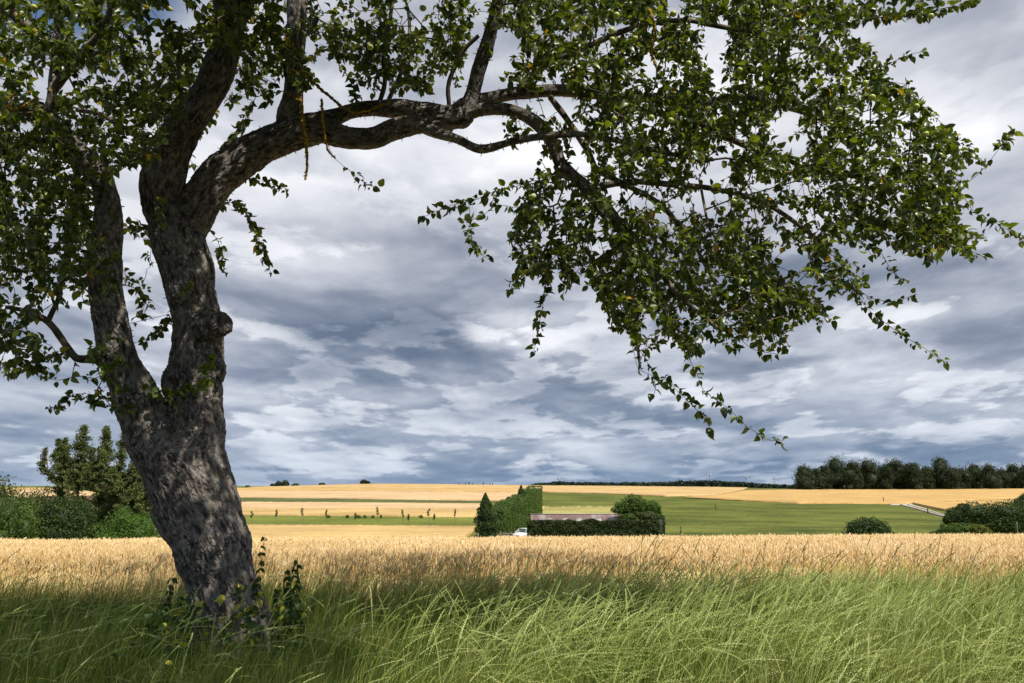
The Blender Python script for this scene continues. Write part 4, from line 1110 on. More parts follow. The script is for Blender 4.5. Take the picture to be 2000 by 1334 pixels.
# --- the holding in the valley: clipped hedges, barn, car, trees
def hedge(name, path, width, h0, h1, n, size, mat, seed, label, group=None, z_jit=0.12):
    """a clipped hedge following a ground path; real depth, leafy on every side"""
    r_ = np.random.default_rng(seed); path = np.array(path, float)
    L0 = np.concatenate([[0], np.cumsum(np.linalg.norm(np.diff(path, axis=0), axis=1))]); Lt = L0[-1]
    c = path[0]; g0 = gz(c[0], c[1]); root_loc = (c[0], c[1], g0)
    t = r_.uniform(0, 1, n); cx = np.interp(t * Lt, L0, path[:, 0]); cy = np.interp(t * Lt, L0, path[:, 1])
    d = unit(np.stack([np.interp(t * Lt + 0.1, L0, path[:, 0]) - cx + 1e-6, np.interp(t * Lt + 0.1, L0, path[:, 1]) - cy], 1))
    dd = (path[-1] - path[0]) / np.linalg.norm(path[-1] - path[0]); d = np.tile(dd, (n, 1))
    nrm = np.stack([-d[:, 1], d[:, 0]], 1)
    H = h0 + (h1 - h0) * t; H = H * (1 + z_jit * 0.5 * fbm(np.stack([t * Lt * 0.6, t * 0, t * 0 + seed], 1), 3, seed))
    face = r_.random(n); hw = width / 2
    fr = 0.42; side = np.where(face < fr, -1, np.where(face < 2 * fr, 1, 0))
    zz = np.where(side == 0, H, r_.uniform(0, 1, n) * H); off = np.where(side == 0, r_.uniform(-hw, hw, n), side * hw)
    endm = r_.random(n) < 0.05; endc = r_.random(n) < 0.5
    tt_ = np.where(endm, np.where(endc, 0.0, 1.0), t); H = np.where(endm, h0 + (h1 - h0) * tt_ - .1, H)
    cx = np.where(endm, np.where(endc, path[0, 0], path[-1, 0]), cx); cy = np.where(endm, np.where(endc, path[0, 1], path[-1, 1]), cy)
    off = np.where(endm, r_.uniform(-hw, hw, n), off); zz = np.where(endm, r_.uniform(0, 1, n) * H, zz)
    x = cx + nrm[:, 0] * off; y = cy + nrm[:, 1] * off
    lump = 0.16 * fbm(np.stack([x * 1.3, y * 1.3, zz * 1.3], 1), 3, seed + 1)
    out = np.stack([nrm[:, 0] * side + np.where(endm, (-1 + 2 * (~endc)) * d[:, 0], 0), nrm[:, 1] * side + np.where(endm, (-1 + 2 * (~endc)) * d[:, 1], 0), np.where(side == 0, 1.0, 0.1)], 1)
    P = np.stack([x, y, zz + ground_z(x, y)], 1) + out * (lump - 0.12 * r_.random(n) + 0.06)[:, None]
    tint = np.clip(0.45 + 0.3 * fbm(P * 1.2, 2, seed + 5) + r_.normal(size=n) * 0.17, 0, 1)
    V, Fc = leaf_quads(P, unit(out), size, r_, 0.8, 0.6)
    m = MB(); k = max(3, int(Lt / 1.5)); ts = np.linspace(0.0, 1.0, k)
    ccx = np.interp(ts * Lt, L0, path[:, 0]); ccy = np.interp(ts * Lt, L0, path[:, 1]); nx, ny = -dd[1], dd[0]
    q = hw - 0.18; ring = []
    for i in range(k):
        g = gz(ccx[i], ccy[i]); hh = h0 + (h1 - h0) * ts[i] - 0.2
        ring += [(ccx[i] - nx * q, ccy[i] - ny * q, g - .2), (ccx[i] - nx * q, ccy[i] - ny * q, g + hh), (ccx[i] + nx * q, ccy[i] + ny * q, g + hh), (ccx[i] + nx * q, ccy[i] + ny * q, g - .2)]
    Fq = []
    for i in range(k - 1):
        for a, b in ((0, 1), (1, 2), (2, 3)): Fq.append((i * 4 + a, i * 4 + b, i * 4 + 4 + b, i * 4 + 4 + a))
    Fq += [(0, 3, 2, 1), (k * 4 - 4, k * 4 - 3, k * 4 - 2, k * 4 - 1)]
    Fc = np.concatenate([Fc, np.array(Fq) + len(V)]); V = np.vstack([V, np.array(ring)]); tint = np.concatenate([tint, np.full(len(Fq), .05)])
    o = mesh_np(name, V - np.array(root_loc), Fc, mat, tint=tint); o.location = root_loc
    return tag(o, label, 'hedge', group)
YH = 111.0
def gp(px, Y): return (ray(px, 1030)[0] * Y, Y)
hx0, hx1 = gp(1032, YH), gp(1286, YH)
hedge('hedge', [hx0, hx1], 1.8, at(1000, 1016, YH).z - gz(*hx0), at(1000, 1017, YH).z - gz(*hx1), 26000, 0.22, M['hedge'], 301, 'long dark clipped hedge in front of the barn facing the wheat', 'clipped hedges round the barn')
e1 = gp(1286, YH + 1.4); e2 = gp(1285, YH + 14)
hedge('hedge', [e1, e2], 1.6, 2.9, 2.9, 6000, 0.22, M['hedge'], 303, 'short dark hedge running back from the right end of the front hedge', 'clipped hedges round the barn')
a0_ = gp(962, 112); a1_ = gp(1046, 178)
hedge('hedge', [a0_, a1_], 3.0, at(1000, 995, 112).z - gz(*a0_), at(1000, 952.5, 178).z - gz(*a1_), 46000, 0.24, M['mid'], 302, 'tall green hedge running diagonally uphill behind the dark conifer', 'clipped hedges round the barn')

def conifer(px, ptop, Y, half_px, seed, label, n=9000, mat='dark', size=0.2):
    x, y, g = ground_at(px, Y); h = at(px, ptop, Y).z - g; Rm = half_px * PXM(Y); r_ = np.random.default_rng(seed)
    root = empty('conifer', (x, y, g)); tag(root, label, 'conifer')
    f = r_.random(n) ** 0.8; a = r_.uniform(0, 6.283, n)
    prof = np.where(f < 0.45, 0.92 + 0.08 * np.sin(f * 20), np.clip(1 - (f - 0.45) / 0.55, 0, 1) ** 0.8)
    lum_ = 1 + 0.50 * fbm(np.stack([np.cos(a) * 1.6, np.sin(a) * 1.6, f * 9], 1), 3, seed)
    rr = Rm * prof * lum_ * (1 - 0.35 * r_.random(n) ** 2)
    P = np.stack([rr * np.cos(a), rr * np.sin(a), f * h * (1 - 0.02)], 1)
    Nv = unit(np.stack([np.cos(a), np.sin(a), np.full(n, 0.5)], 1))
    T = np.clip(0.4 + 0.3 * fbm(P * 1.3, 2, seed) + r_.normal(size=n) * 0.16, 0, 1)
    V, Fc = leaf_quads(P, Nv, size, r_, 0.8, 0.5, 0.6)
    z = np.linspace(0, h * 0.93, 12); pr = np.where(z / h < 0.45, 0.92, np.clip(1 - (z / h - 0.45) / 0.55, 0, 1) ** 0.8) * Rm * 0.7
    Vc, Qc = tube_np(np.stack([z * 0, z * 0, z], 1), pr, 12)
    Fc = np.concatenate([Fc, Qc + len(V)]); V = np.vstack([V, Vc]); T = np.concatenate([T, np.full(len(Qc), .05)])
    mesh_np('crown', V, Fc, M[mat], tint=T, parent=root)
    m = MB(); m.tube([(0, 0, -0.3), (0, 0, h * 0.6), (0, 0, h * 0.97)], [0.16, 0.1, 0.03], 7); m.build('trunk', M['spruce_bark'], root)
conifer(948, 961, 108, 20, 311, 'tall dark conifer standing left of the car at the end of the diagonal hedge', 9000)
conifer(955, 974, 109.5, 12, 314, 'second narrow dark conifer pressed against the right of the tall one', 4000)
conifer(1018, 946, 150, 13, 312, 'small pointed conifer rising above the diagonal hedge', 5000, size=0.24)
conifer(1044, 952, 170, 5, 313, 'slim conifer tip poking out of the far end of the diagonal hedge', 1200, 'mid', 0.24)
def round_tree(px, Y, blobs_px, n, size, mat, seed, label, name='tree', cat='tree', group=None, core_s=0.55, rough=0.3, trunk_r=0.18, pybase=None):
    """blobs in photo pixels (px, py, half width, half height) at one distance, given real depth"""
    x, y, g = ground_at(px, Y); bl = []; r_ = np.random.default_rng(seed)
    for bx, by, hw, hh in blobs_px:
        p = at(bx, by, Y); k = PXM(Y)
        bl.append((p.x - x, r_.uniform(-0.3, 0.3) * hw * k, p.z - g, hw * k, hw * k * 0.95, hh * k))
    zmin = min(b[2] - b[5] for b in bl)
    return tree_thing(name, (x, y, g), bl, n, size, M[mat], seed, label, cat, group, trunk_r, max(zmin + 0.6, 0.8), core_s, rough)
round_tree(1240, 121, [(1238, 985, 22, 18), (1218, 993, 20, 12), (1255, 992, 20, 14), (1240, 1001, 26, 12), (1204, 997, 10, 5)], 10000, 0.22, 'mid', 321, 'round-headed green tree rising behind the right end of the front hedge')
round_tree(1276, 119, [(1276, 993, 13, 13), (1270, 1005, 15, 10), (1284, 1003, 8, 12)], 5000, 0.22, 'light', 322, 'bright green tree against the right side of the round-headed one')
round_tree(1262, 116, [(1262, 1008, 17, 8), (1280, 1010, 9, 5)], 3000, 0.2, 'olive', 323, 'pale olive bush squeezed between hedge and trees', 'bush', 'bush')
round_tree(1228, 117, [(1228, 1010, 12, 6), (1215, 1011, 7, 5)], 2500, 0.2, 'mid', 324, 'small green bush showing over the hedge below the round-headed tree', 'bush', 'bush')
round_tree(1000, 110, [(1001, 1051, 6, 6), (1006, 1053, 5, 5)], 1500, 0.15, 'dark', 325, 'small dark shrub below the parked car', 'shrub', 'shrub', trunk_r=0.04)

# barn
M['barn_roof'] = plain_mat("corrugated_roof", [(0, (0.125, 0.080, 0.076)), (0.6, (0.18, 0.12, 0.115)), (1, (0.31, 0.27, 0.26))], 0.8, 0.55, 6, stretch=(1.0, 0.25, 0.25), bump=0.2)
M['barn_wall'] = plain_mat("barn_boards", [(0, (0.05, 0.035, 0.025)), (1, (0.12, 0.09, 0.06))], 0.9, 5, 4, stretch=(4, 4, 0.3))
M['skylight'] = plain_mat("fibreglass_panel", [(0, (0.34, 0.30, 0.28)), (1, (0.46, 0.42, 0.39))], 0.6, 2, 3)
YB = 124.0
bx0 = ray(1036, 1005)[0] * YB; bx1 = ray(1207, 1005)[0] * YB; bcx = (bx0 + bx1) / 2; bg = gz(bcx, YB); blen = bx1 - bx0
rh = at(1000, 1004.5, YB).z - bg; ev_h = rh - 1.45; hwid = 4.0
barn = empty('barn', (bcx, YB, bg), 0.0); tag(barn, 'long low barn with rust red roof behind the dark front hedge', 'barn')
m = MB(); m.box((0, 0, ev_h / 2), (blen - 0.8, hwid * 2 - 0.8, ev_h))
for s_ in (-1, 1):
    xx = s_ * (blen / 2 - 0.4); m.add([(xx, -hwid + .4, ev_h), (xx, hwid - .4, ev_h), (xx, 0, rh - 0.12)], [(0, 1, 2, 2)])
m.build('wall', M['barn_wall'], barn)
m = MB(); nc = 160; xs_ = np.linspace(-blen / 2, blen / 2, nc)
for s_ in (-1, 1):
    zc = 0.018 * np.cos(np.arange(nc) * np.pi)
    lo = np.stack([xs_, np.full(nc, s_ * hwid), ev_h - 0.1 + zc], 1); hi = np.stack([xs_, np.zeros(nc), rh + zc], 1)
    Vv = np.vstack([lo, hi, lo - (0, 0, .06), hi - (0, 0, .06)]); i_ = np.arange(nc - 1)
    q1 = np.stack([i_, i_ + 1, nc + i_ + 1, nc + i_], 1); q2 = q1 + 2 * nc
    q3 = np.stack([i_, i_ + 1, 2 * nc + i_ + 1, 2 * nc + i_], 1)
    m.add(Vv, np.vstack([q1, q2[:, ::-1], q3, [(0, nc, 3 * nc, 2 * nc), (nc - 1, 2 * nc - 1, 4 * nc - 1, 3 * nc - 1)]]))
roof = m.build('roof', M['barn_roof'], barn)
m = MB(); m.box((0, 0, rh + 0.05), (blen + 0.1, 0.35, 0.1)); m.build('ridge_cap', M['skylight'], roof)
for fx_ in (-0.30, 0.04, 0.26, 0.42, -0.12):
    m = MB(); x_ = fx_ * blen; w_ = 0.45
    sl = (rh - ev_h + 0.1) / hwid
    pts = [(x_ - w_, -hwid * .85, rh - sl * hwid * .85), (x_ + w_, -hwid * .85, rh - sl * hwid * .85), (x_ + w_, -hwid * .35, rh - sl * hwid * .35), (x_ - w_, -hwid * .35, rh - sl * hwid * .35)]
    P_ = np.array(pts + pts); P_[:4, 2] += 0.05; P_[4:, 2] += 0.02
    m.add(P_, [(0, 1, 2, 3), (4, 7, 6, 5), (0, 4, 5, 1), (1, 5, 6, 2), (2, 6, 7, 3), (3, 7, 4, 0)]); m.build('roof_light', M['skylight'], roof)
m = MB(); m.box((-blen / 2 + 0.38, 0, 1.1), (0.08, 2.6, 2.2)); dr = m.build('door', M['wood_plain'], barn)
m = MB(); m.box((-blen / 2 + 0.32, 1.0, 1.1), (0.06, 0.06, 0.25)); m.build('handle', M['barn_roof'], dr)

# parked white car, seen from the front quarter, half behind the hedge
M['car_paint'] = plain_mat("car_paint_white", [(0, (0.66, 0.66, 0.68)), (1, (0.74, 0.74, 0.76))], 0.25, 1, 2, spec=0.6)
M['car_glass'] = plain_mat("car_glass", [(0, (0.012, 0.03, 0.022)), (1, (0.03, 0.07, 0.045))], 0.05, 0.6, 2, spec=1.0)
M['tyre'] = plain_mat("tyre_rubber", [(0, (0.015, 0.015, 0.016)), (1, (0.03, 0.03, 0.03))], 0.8, 8, 3)
M['lamp_glass'] = plain_mat("headlamp", [(0, (0.5, 0.5, 0.5)), (1, (0.7, 0.7, 0.7))], 0.1, 4, 2, spec=0.8)
M['rim'] = plain_mat("wheel_rim", [(0, (0.35, 0.35, 0.36)), (1, (0.5, 0.5, 0.5))], 0.35, 4, 2, metallic=0.6)
cx_, cy_, cg_ = ground_at(1022, 115.5)
car = empty('parked_car', (cx_, cy_, cg_), R(-118)); tag(car, 'white car parked beside the left end of the dark hedge', 'car')
def loft(sections, mat, name, parent):
    """sections: (x, [(y, z)...]) rings joined along the car"""
    m = MB(); n = len(sections[0][1]); V = []
    for x, ring in sections: V += [(x, y, z) for y, z in ring]
    V = np.array(V); Fq = []
    for i in range(len(sections) - 1):
        for j in range(n): Fq.append((i * n + j, i * n + (j + 1) % n, (i + 1) * n + (j + 1) % n, (i + 1) * n + j))
    m.add(V, Fq)
    for i0 in (0, (len(sections) - 1) * n):
        c = V[i0:i0 + n].mean(0); m.add(np.vstack([V[i0:i0 + n], c]), [(i, (i + 1) % n, n, n) for i in range(n)])
    return m.build(name, mat, parent, smooth=False)
def ring(w, z0, z1, k=0.82):
    return [(-w, z0 + .12), (-w * .94, z0), (w * .94, z0), (w, z0 + .12), (w, z1 - .18), (w * k, z1), (0, z1 + .02), (-w * k, z1), (-w, z1 - .18)]
loft([(-2.0, ring(.72, .38, .80)), (-1.92, ring(.80, .28, .88)), (-1.3, ring(.85, .22, .93)), (-0.6, ring(.86, .2, .95)), (0.8, ring(.86, .2, .95)), (1.4, ring(.85, .22, .90)), (1.95, ring(.80, .25, .78)), (2.08, ring(.70, .32, .62))], M['car_paint'], 'body', car)
cab = loft([(-1.75, [(-.70, .93), (.70, .93), (.68, .95), (-.68, .95)]), (-1.25, [(-.74, .92), (.74, .92), (.60, 1.40), (-.60, 1.40)]), (0.15, [(-.76, .92), (.76, .92), (.60, 1.43), (-.60, 1.43)]), (0.95, [(-.76, .92), (.76, .92), (.72, .95), (-.72, .95)])], M['car_glass'], 'windows', car)
loft([(-1.38, [(-.60, 1.39), (.60, 1.39), (.55, 1.44), (-.55, 1.44)]), (-.6, [(-.63, 1.40), (.63, 1.40), (.56, 1.48), (-.56, 1.48)]), (0.22, [(-.61, 1.39), (.61, 1.39), (.54, 1.45), (-.54, 1.45)])], M['car_paint'], 'roof', car)
m = MB()
for s_ in (-1, 1):
    for xx0, xx1, z0, z1 in ((0.95, 0.15, 0.94, 1.42), (-.45, -.45, .92, 1.42), (-1.75, -1.3, .94, 1.40)):
        m = MB(); m.tube([(xx0, s_ * .755, z0), (xx1, s_ * .615, z1)], 0.03, 5); m.build('pillar', M['car_paint'], car)

for s_ in (-1, 1):
    m = MB(); V_, Q_ = ball((1.93, s_ * .60, .64), 0.13, (.7, 1.1, .7), 8); m.add(V_, Q_); m.build('headlight', M['lamp_glass'], car)
    m = MB(); m.box((0.62, s_ * .95, 1.0), (.1, .18, .12)); m.build('wing_mirror', M['car_paint'], car)
    for xw in (-1.25, 1.3):
        w_ = empty('wheel', (xw, s_ * .78, .31)); w_.parent = car
        m = MB(); th = np.arange(20) * 2 * np.pi / 20
        rg = [(.16, -.09), (.28, -.10), (.31, -.06), (.31, .06), (.28, .10), (.16, .09)]
        V_ = np.array([(r_ * math.cos(t), y_, r_ * math.sin(t)) for r_, y_ in rg for t in th]); i_ = np.arange(20)
        m.add(V_, np.concatenate([np.stack([k * 20 + i_, k * 20 + (i_ + 1) % 20, (k + 1) % 6 * 20 + (i_ + 1) % 20, (k + 1) % 6 * 20 + i_], 1) for k in range(6)])); m.build('tyre', M['tyre'], w_)
        m = MB(); V_, Q_ = ball((0, 0, 0), .19, (1, .35, 1), 8); m.add(V_, Q_); m.build('rim', M['rim'], w_)
m = MB(); m.box((2.06, 0, .46), (.06, 1.1, .16)); m.build('grille', M['tyre'], car)

# gate and posts beside the conifer
def post(px, Y, h, label, name='fence_post', w=0.12, group='wooden fence posts in the valley', mat='wood_plain'):
    x, y, g = ground_at(px, Y); m = MB()
    m.box((0, 0, h / 2 - 0.15), (w, w, h + 0.3), tint=0.5); m.box((0, 0, h + 0.03), (w, w, 0.06), top=(0.4, 0.4))
    o = m.build(name, M[mat], None); o.location = (x, y, g); o.rotation_euler = (0.03 * math.sin(px), 0.04 * math.cos(px), px)
    return tag(o, label, 'post', group)
post(933.5, 106, 1.0, 'pale wooden post at the foot of the tall dark conifer')
post(977, 107, 1.25, 'wooden gatepost left of the grey gate')
post(999, 107, 1.2, 'wooden gatepost right of the grey gate by the small shrub')
gx, gy, gg = ground_at(968, 108.2); gate = empty('gate', (ray(988, 1050)[0] * 107.2, 107.2, gg)); tag(gate, 'low grey board gate between conifer and parked car', 'gate')
m = MB()
for k in range(4): m.box((0, 0, 0.25 + k * 0.24), (1.36, 0.04, 0.2))
m.build('boards', M['wood_plain'], gate)
for dx_ in (-0.55, 0.55):
    m = MB(); m.box((dx_, 0.05, 0.6), (0.08, 0.05, 1.05)); m.build('brace', M['wood_plain'], gate)
def far_post(px, py, h, label, w=0.12, Y=None):
    p = far_point(px, py) if Y is None else np.array(ground_at(px, Y)); m = MB()
    m.box((0, 0, h / 2 - .1), (w, w, h + .2)); m.box((0, 0, h + .03), (w, w, .06), top=(.4, .4))
    o = m.build('fence_post', M['twig']); o.location = p; tag(o, label, 'post', 'wooden fence posts in the valley')
far_post(1398, 994, 1.9, 'dark lone post in the green meadow right of the round-headed tree', 0.25)
far_post(1812.5, 1003, 2.2, 'dark post beside the pale gravel track', 0.22)
far_post(1330, 1042, 1.2, 'short post low in the green meadow above the wheat', 0.15)
far_post(1726, 981.5, 2.4, 'distant post on the meadow edge left of the gravel track', 0.3)
post(1982, 60, 1.7, 'thin weathered stake in front of the right bushes', w=0.05)
post(1966, 58, 0.85, 'pale cut stake at the foot of the right bushes', w=0.12)

# --- young trees in the grass strip
sap0 = None
SAP = [(491, 20, 0.9, 'tallest young tree, leftmost in the grass strip'), (539, 22, 0.8, 'second young tree from the left in the grass strip'), (590, 25, 1.0, 'bushiest young tree in the grass strip'), (636, 22, 0.7, 'thin fourth young tree in the grass strip'),
       (693, 17, 0.8, 'low dark sapling at the middle of the grass strip'), (737, 26, 1.0, 'tall airy young tree right of the middle of the grass strip'), (786, 22, 0.7, 'young tree left of the last three in the grass strip'), (797, 15, 0.8, 'short dark sapling close to its thin taller neighbour'),
       (837, 24, 0.8, 'next to last tall young tree in the grass strip'), (848, 15, 0.8, 'small dark sapling beside the next to last young tree'), (888, 23, 0.8, 'rightmost young tree, nearest the dark conifer')]
for i, (px, hp, k, lab) in enumerate(SAP):
    p = far_point(px, 1025); h = hp * 1.25 * PXM(p[1]); r_ = np.random.default_rng(400 + i)
    root = empty('young_tree', p); tag(root, lab, 'young tree', 'young trees planted along the grass strip')
    bl = [(r_.normal() * .08, r_.normal() * .08, h * f, .30 * k * (1.15 - abs(f - .7)), .3 * k, .34) for f in (.62, .78, .92)]
    V, Fc, T = blob_foliage(bl, 300, 0.16, 400 + i, fill=0.9); mesh_np('crown', V, Fc, M['olive' if i % 3 else 'mid'], tint=T, parent=root)
    m = MB(); m.tube([(0, 0, -.1), (0, 0, h * .5), (.02, 0, h * .95)], [.03, .022, .01], 5); m.build('trunk', M['wood_plain'], root)
    m = MB(); m.tube([(.18, 0, -.1), (.18, 0, h * .4)], .025, 5); m.build('stake', M['wood_plain'], root)
# low scrub along the strip's upper edge
for i, (px, hw) in enumerate([(641, 4), (700, 5), (678, 3), (712, 4), (728, 3), (822, 4), (744, 2)]):
    p = far_point(px, 1014); k = PXM(p[1]); r_ = np.random.default_rng(450 + i)
    bl = [(0, 0, .45, hw * k, hw * k, .55), (hw * k * .5, 0, .35, hw * k * .7, hw * k * .7, .4)]
    V, Fc, T = blob_foliage(bl, 420, 0.2, 450 + i)
    o = mesh_np('shrub', V, Fc, M['mid'], tint=T); o.location = p
    tag(o, 'small wild shrub on the upper edge of the grass strip among the young trees', 'shrub', 'wild shrubs on the grass strip')

# --- right: bushes beyond the wheat
round_tree(1698, 62, [(1698, 1030, 32, 17), (1680, 1035, 24, 14), (1716, 1037, 24, 14), (1698, 1044, 40, 10)], 12000, 0.13, 'dark', 501, 'single round dark bush standing beyond the wheat in the green meadow', 'bush', 'bush', trunk_r=0.06)
round_tree(1865, 56, [(1855, 1036, 22, 12), (1880, 1034, 20, 12), (1900, 1037, 22, 12), (1865, 1043, 34, 8), (1840, 1042, 12, 8)], 12000, 0.12, 'mid', 502, 'low bush with yellow-green tips in front of the big dark bush on the right', 'bush', 'bush', trunk_r=0.06)
round_tree(1913, 54.5, [(1912, 1036, 16, 10), (1925, 1040, 10, 8)], 3500, 0.12, 'yellow', 503, 'yellow-green bush at the foot of the big dark bush on the right', 'bush', 'bush', trunk_r=0.05)
round_tree(1935, 64, [(1900, 1003, 32, 20), (1950, 1002, 42, 22), (1990, 1006, 40, 24), (1935, 1022, 62, 22), (1975, 1030, 60, 20), (1872, 1012, 18, 16), (2050, 1010, 60, 32)], 26000, 0.14, 'dark', 504, 'large spreading dark bush at the right edge beyond the wheat', 'bush', 'bush', trunk_r=0.08)
round_tree(1866, 65, [(1868, 1004, 16, 12), (1855, 1015, 12, 10), (1880, 992, 12, 8)], 4500, 0.13, 'olive', 505, 'loose olive shrub at the left shoulder of the large dark bush', 'bush', 'bush', trunk_r=0.05)
round_tree(1995, 72, [(1993, 985, 12, 12), (2006, 980, 14, 16)], 3000, 0.15, 'dark', 506, 'dark tree top cut by the right edge of the picture above the large bush', trunk_r=0.12)

# --- the wood on the right skyline: every tree stands alone
M['wood2'] = leaf_mat("foliage_wood_light", [(0, (0.016, 0.030, 0.012)), (1, (0.055, 0.075, 0.028))], 0.6, 0.2, 0.3)
WT = [(1578, 911, 18, 36), (1598, 914, 12, 33), (1615, 908, 14, 40), (1642, 896, 24, 50), (1668, 900, 16, 45), (1702, 900, 24, 46), (1724, 912, 12, 36), (1738, 912, 12, 34), (1753, 897, 17, 48), (1774, 907, 12, 38), (1792, 904, 16, 42), (1815, 912, 14, 36), (1842, 894, 19, 52), (1866, 914, 14, 34), (1885, 916, 16, 32), (1910, 908, 17, 40), (1942, 907, 17, 40), (1962, 917, 12, 30), (1988, 906, 17, 42), (2015, 910, 16, 38), (1630, 920, 12, 28), (1680, 916, 14, 30), (1722, 924, 14, 26), (1766, 920, 14, 28), (1830, 920, 14, 28), (1898, 924, 14, 24), (1926, 922, 13, 26), (1970, 924, 12, 24)]
WL = ['leftmost tree of the skyline wood, rounded and low', 'narrow tree second from the left end of the wood', 'slim tree filling the gap beside the big left crown', 'broadest tree near the left end of the wood', 'reddish-green narrow tree against the broad left one', 'wide rounded tree in the left half of the wood', 'low tree right of the wide rounded one', 'low tree left of the tall flat-topped one', 'tall flat-topped tree in the middle of the wood', 'pointed tree right of the flat-topped one', 'round tree right of the middle of the wood', 'short tree just left of the tallest crown', 'tallest tree of the wood with two-tiered crown', 'short tree on the right flank of the tallest one', 'low tree in the dip right of the tallest one', 'round dark tree beyond the dip of the wood', 'broad low dome near the right end of the wood', 'small tree between the two right-hand domes', 'rightmost full tree touching the picture edge', 'tree cut off by the right edge of the picture']
for i, (px, pt, hw, hh) in enumerate(WT):
    Y = 845 + (i * 53 % 40) if i < 20 else 893
    x, y, g = ground_at(px, Y); k = PXM(Y); zt = at(px, pt, Y).z - g; r_ = np.random.default_rng(600 + i)
    W_ = hw * k * 1.22; bl = []
    for q in range(9):
        f = q / 8; rr = W_ * (0.62 + 0.20 * math.sin(f * 3.0)) * r_.uniform(.75, 1.1)
        bl.append((r_.uniform(-1, 1) * W_ * .50 * (1 - f * .55), r_.uniform(-.5, .5) * W_, zt * (0.06 + 0.80 * f) - 0.2 * rr * f, rr, rr, rr * 1.0))
    bl.append((r_.uniform(-.2, .2) * W_, 0, zt - W_ * .42, W_ * .5, W_ * .5, W_ * .42))
    lab = WL[i] if i < 20 else 'shaded tree filling in behind the front row of the skyline wood'
    tree_thing('woodland_tree', (x, y, g), bl, 5600, 1.3, M['wood2' if i % 4 == 1 else 'wood'], 600 + i, lab, 'tree', 'trees of the wood on the skyline' if i < 20 else 'shaded second row of the skyline wood', 0.35, zt * .5, 0.6, 0.42, limbs=3)

# --- lone trees and bushes on the hilltop
HT = [(484, 951, 5, 2.5, 'tiny hilltop bush nearest the apple trunk'), (532, 948.5, 5, 4, 'small bush left of the hilltop tree group'), (544, 945.5, 7, 6, 'left tree of the hilltop group'), (557, 945, 8, 7, 'highest tree of the hilltop group'), (577, 948, 8, 3.5, 'low bush right of the hilltop group'), (629, 946.5, 7, 3.5, 'flat dark bush alone on the ridge'), (711, 941.5, 8, 4.5, 'dark round tree standing alone on the wheat hilltop'), (718, 942.5, 5, 3, 'small bush touching the lone hilltop tree')]
for i, (px, py, hw, hh, lab) in enumerate(HT):
    Y = 890; round_tree(px, Y, [(px, py, hw * .8, hh), (px - hw * .5, py + 1, hw * .5, hh * .7), (px + hw * .5, py + .8, hw * .5, hh * .7)], 900, 1.3, 'wood2' if i != 6 else 'wood', 700 + i, lab, 'hilltop_tree', 'tree', 'trees and bushes on the hilltop', 0.75, 0.3, 0.3)
SPR = [(887, 943.6), (896, 941.6), (909, 941.4), (915.5, 940.2), (923, 942), (943.5, 940.6), (957, 943), (962, 942)]
for i, (px, pt) in enumerate(SPR):
    x, y, g = ground_at(px, 905); h = at(px, pt, 905).z - g; m = MB()
    for q in range(7):
        z0 = h * (0.10 + 0.12 * q); rr = h * .26 * (1 - q / 7.6); n = 9; th = np.arange(n) * 2 * np.pi / n
        jit = 1 + .25 * np.sin(th * 3 + q + i)
        V_ = np.vstack([np.stack([rr * np.cos(th) * jit, rr * np.sin(th) * jit, np.full(n, z0) + .1 * np.cos(th * 4)], 1), [(0, 0, z0 + h * .26)]])
        m.add(V_, [(a, (a + 1) % n, n, n) for a in range(n)], 0.3)
    root = empty('skyline_spruce', (x, y, g)); m.build('crown', M['wood'], root)
    m = MB(); m.tube([(0, 0, -1), (0, 0, h * .3)], .3, 6); m.build('trunk', M['spruce_bark'], root)
    tag(root, ['leftmost of the tiny spruces on the ridge', 'second tiny spruce from the left on the ridge', 'third tiny spruce, left of the close pair', 'tallest of the tiny ridge spruces, right of the close pair', 'fifth tiny spruce, just right of the tallest', 'tiny ridge spruce standing alone with gaps both sides', 'smallest tiny spruce near the right end of the row', 'rightmost of the tiny spruces on the ridge'][i], 'spruce tree', 'tiny spruces along the ridge')

# --- far-off woodland along the horizon, seen as one band
rw = np.random.default_rng(77); Ps, Ns, Ts = [], [], []
for px in np.arange(1040, 1600, 2.6):
    Y = 1500 + rw.uniform(-60, 60); pxj = px + rw.normal() * 1.5
    base = np.interp(pxj, [1040, 1200, 1400, 1560, 1600], [948.6, 949, 950.5, 952.5, 953])
    topp = np.interp(pxj, [1040, 1070, 1090, 1130, 1200, 1290, 1330, 1380, 1440, 1480, 1520, 1560, 1600], [946.5, 944, 941.5, 943, 943.5, 943, 940.5, 939.5, 942.5, 945, 947.5, 948, 949]) + rw.normal() * 0.9
    k = PXM(Y); x = ray(pxj, 945)[0] * Y; zt = at(pxj, topp, Y).z; zb = at(pxj, base + 3, Y).z; n = 150
    d = rand_unit(n, rw); hw = rw.uniform(3, 6) * k
    P_ = np.stack([x + d[:, 0] * hw, Y + d[:, 1] * hw, (zt - hw * .5) + d[:, 2] * hw * .55], 1)
    low = rw.random(n) < .5; P_[low, 2] = rw.uniform(zb, zt - hw * .4, low.sum())
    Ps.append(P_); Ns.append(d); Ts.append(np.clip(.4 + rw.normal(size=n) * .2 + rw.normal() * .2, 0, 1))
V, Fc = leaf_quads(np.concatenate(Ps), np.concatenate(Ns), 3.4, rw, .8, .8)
o = mesh_np('distant_woodland', V, Fc, M['blue'], tint=np.concatenate(Ts)); tag(o, 'far-off dark woodland band along the horizon', 'woodland', kind='stuff')
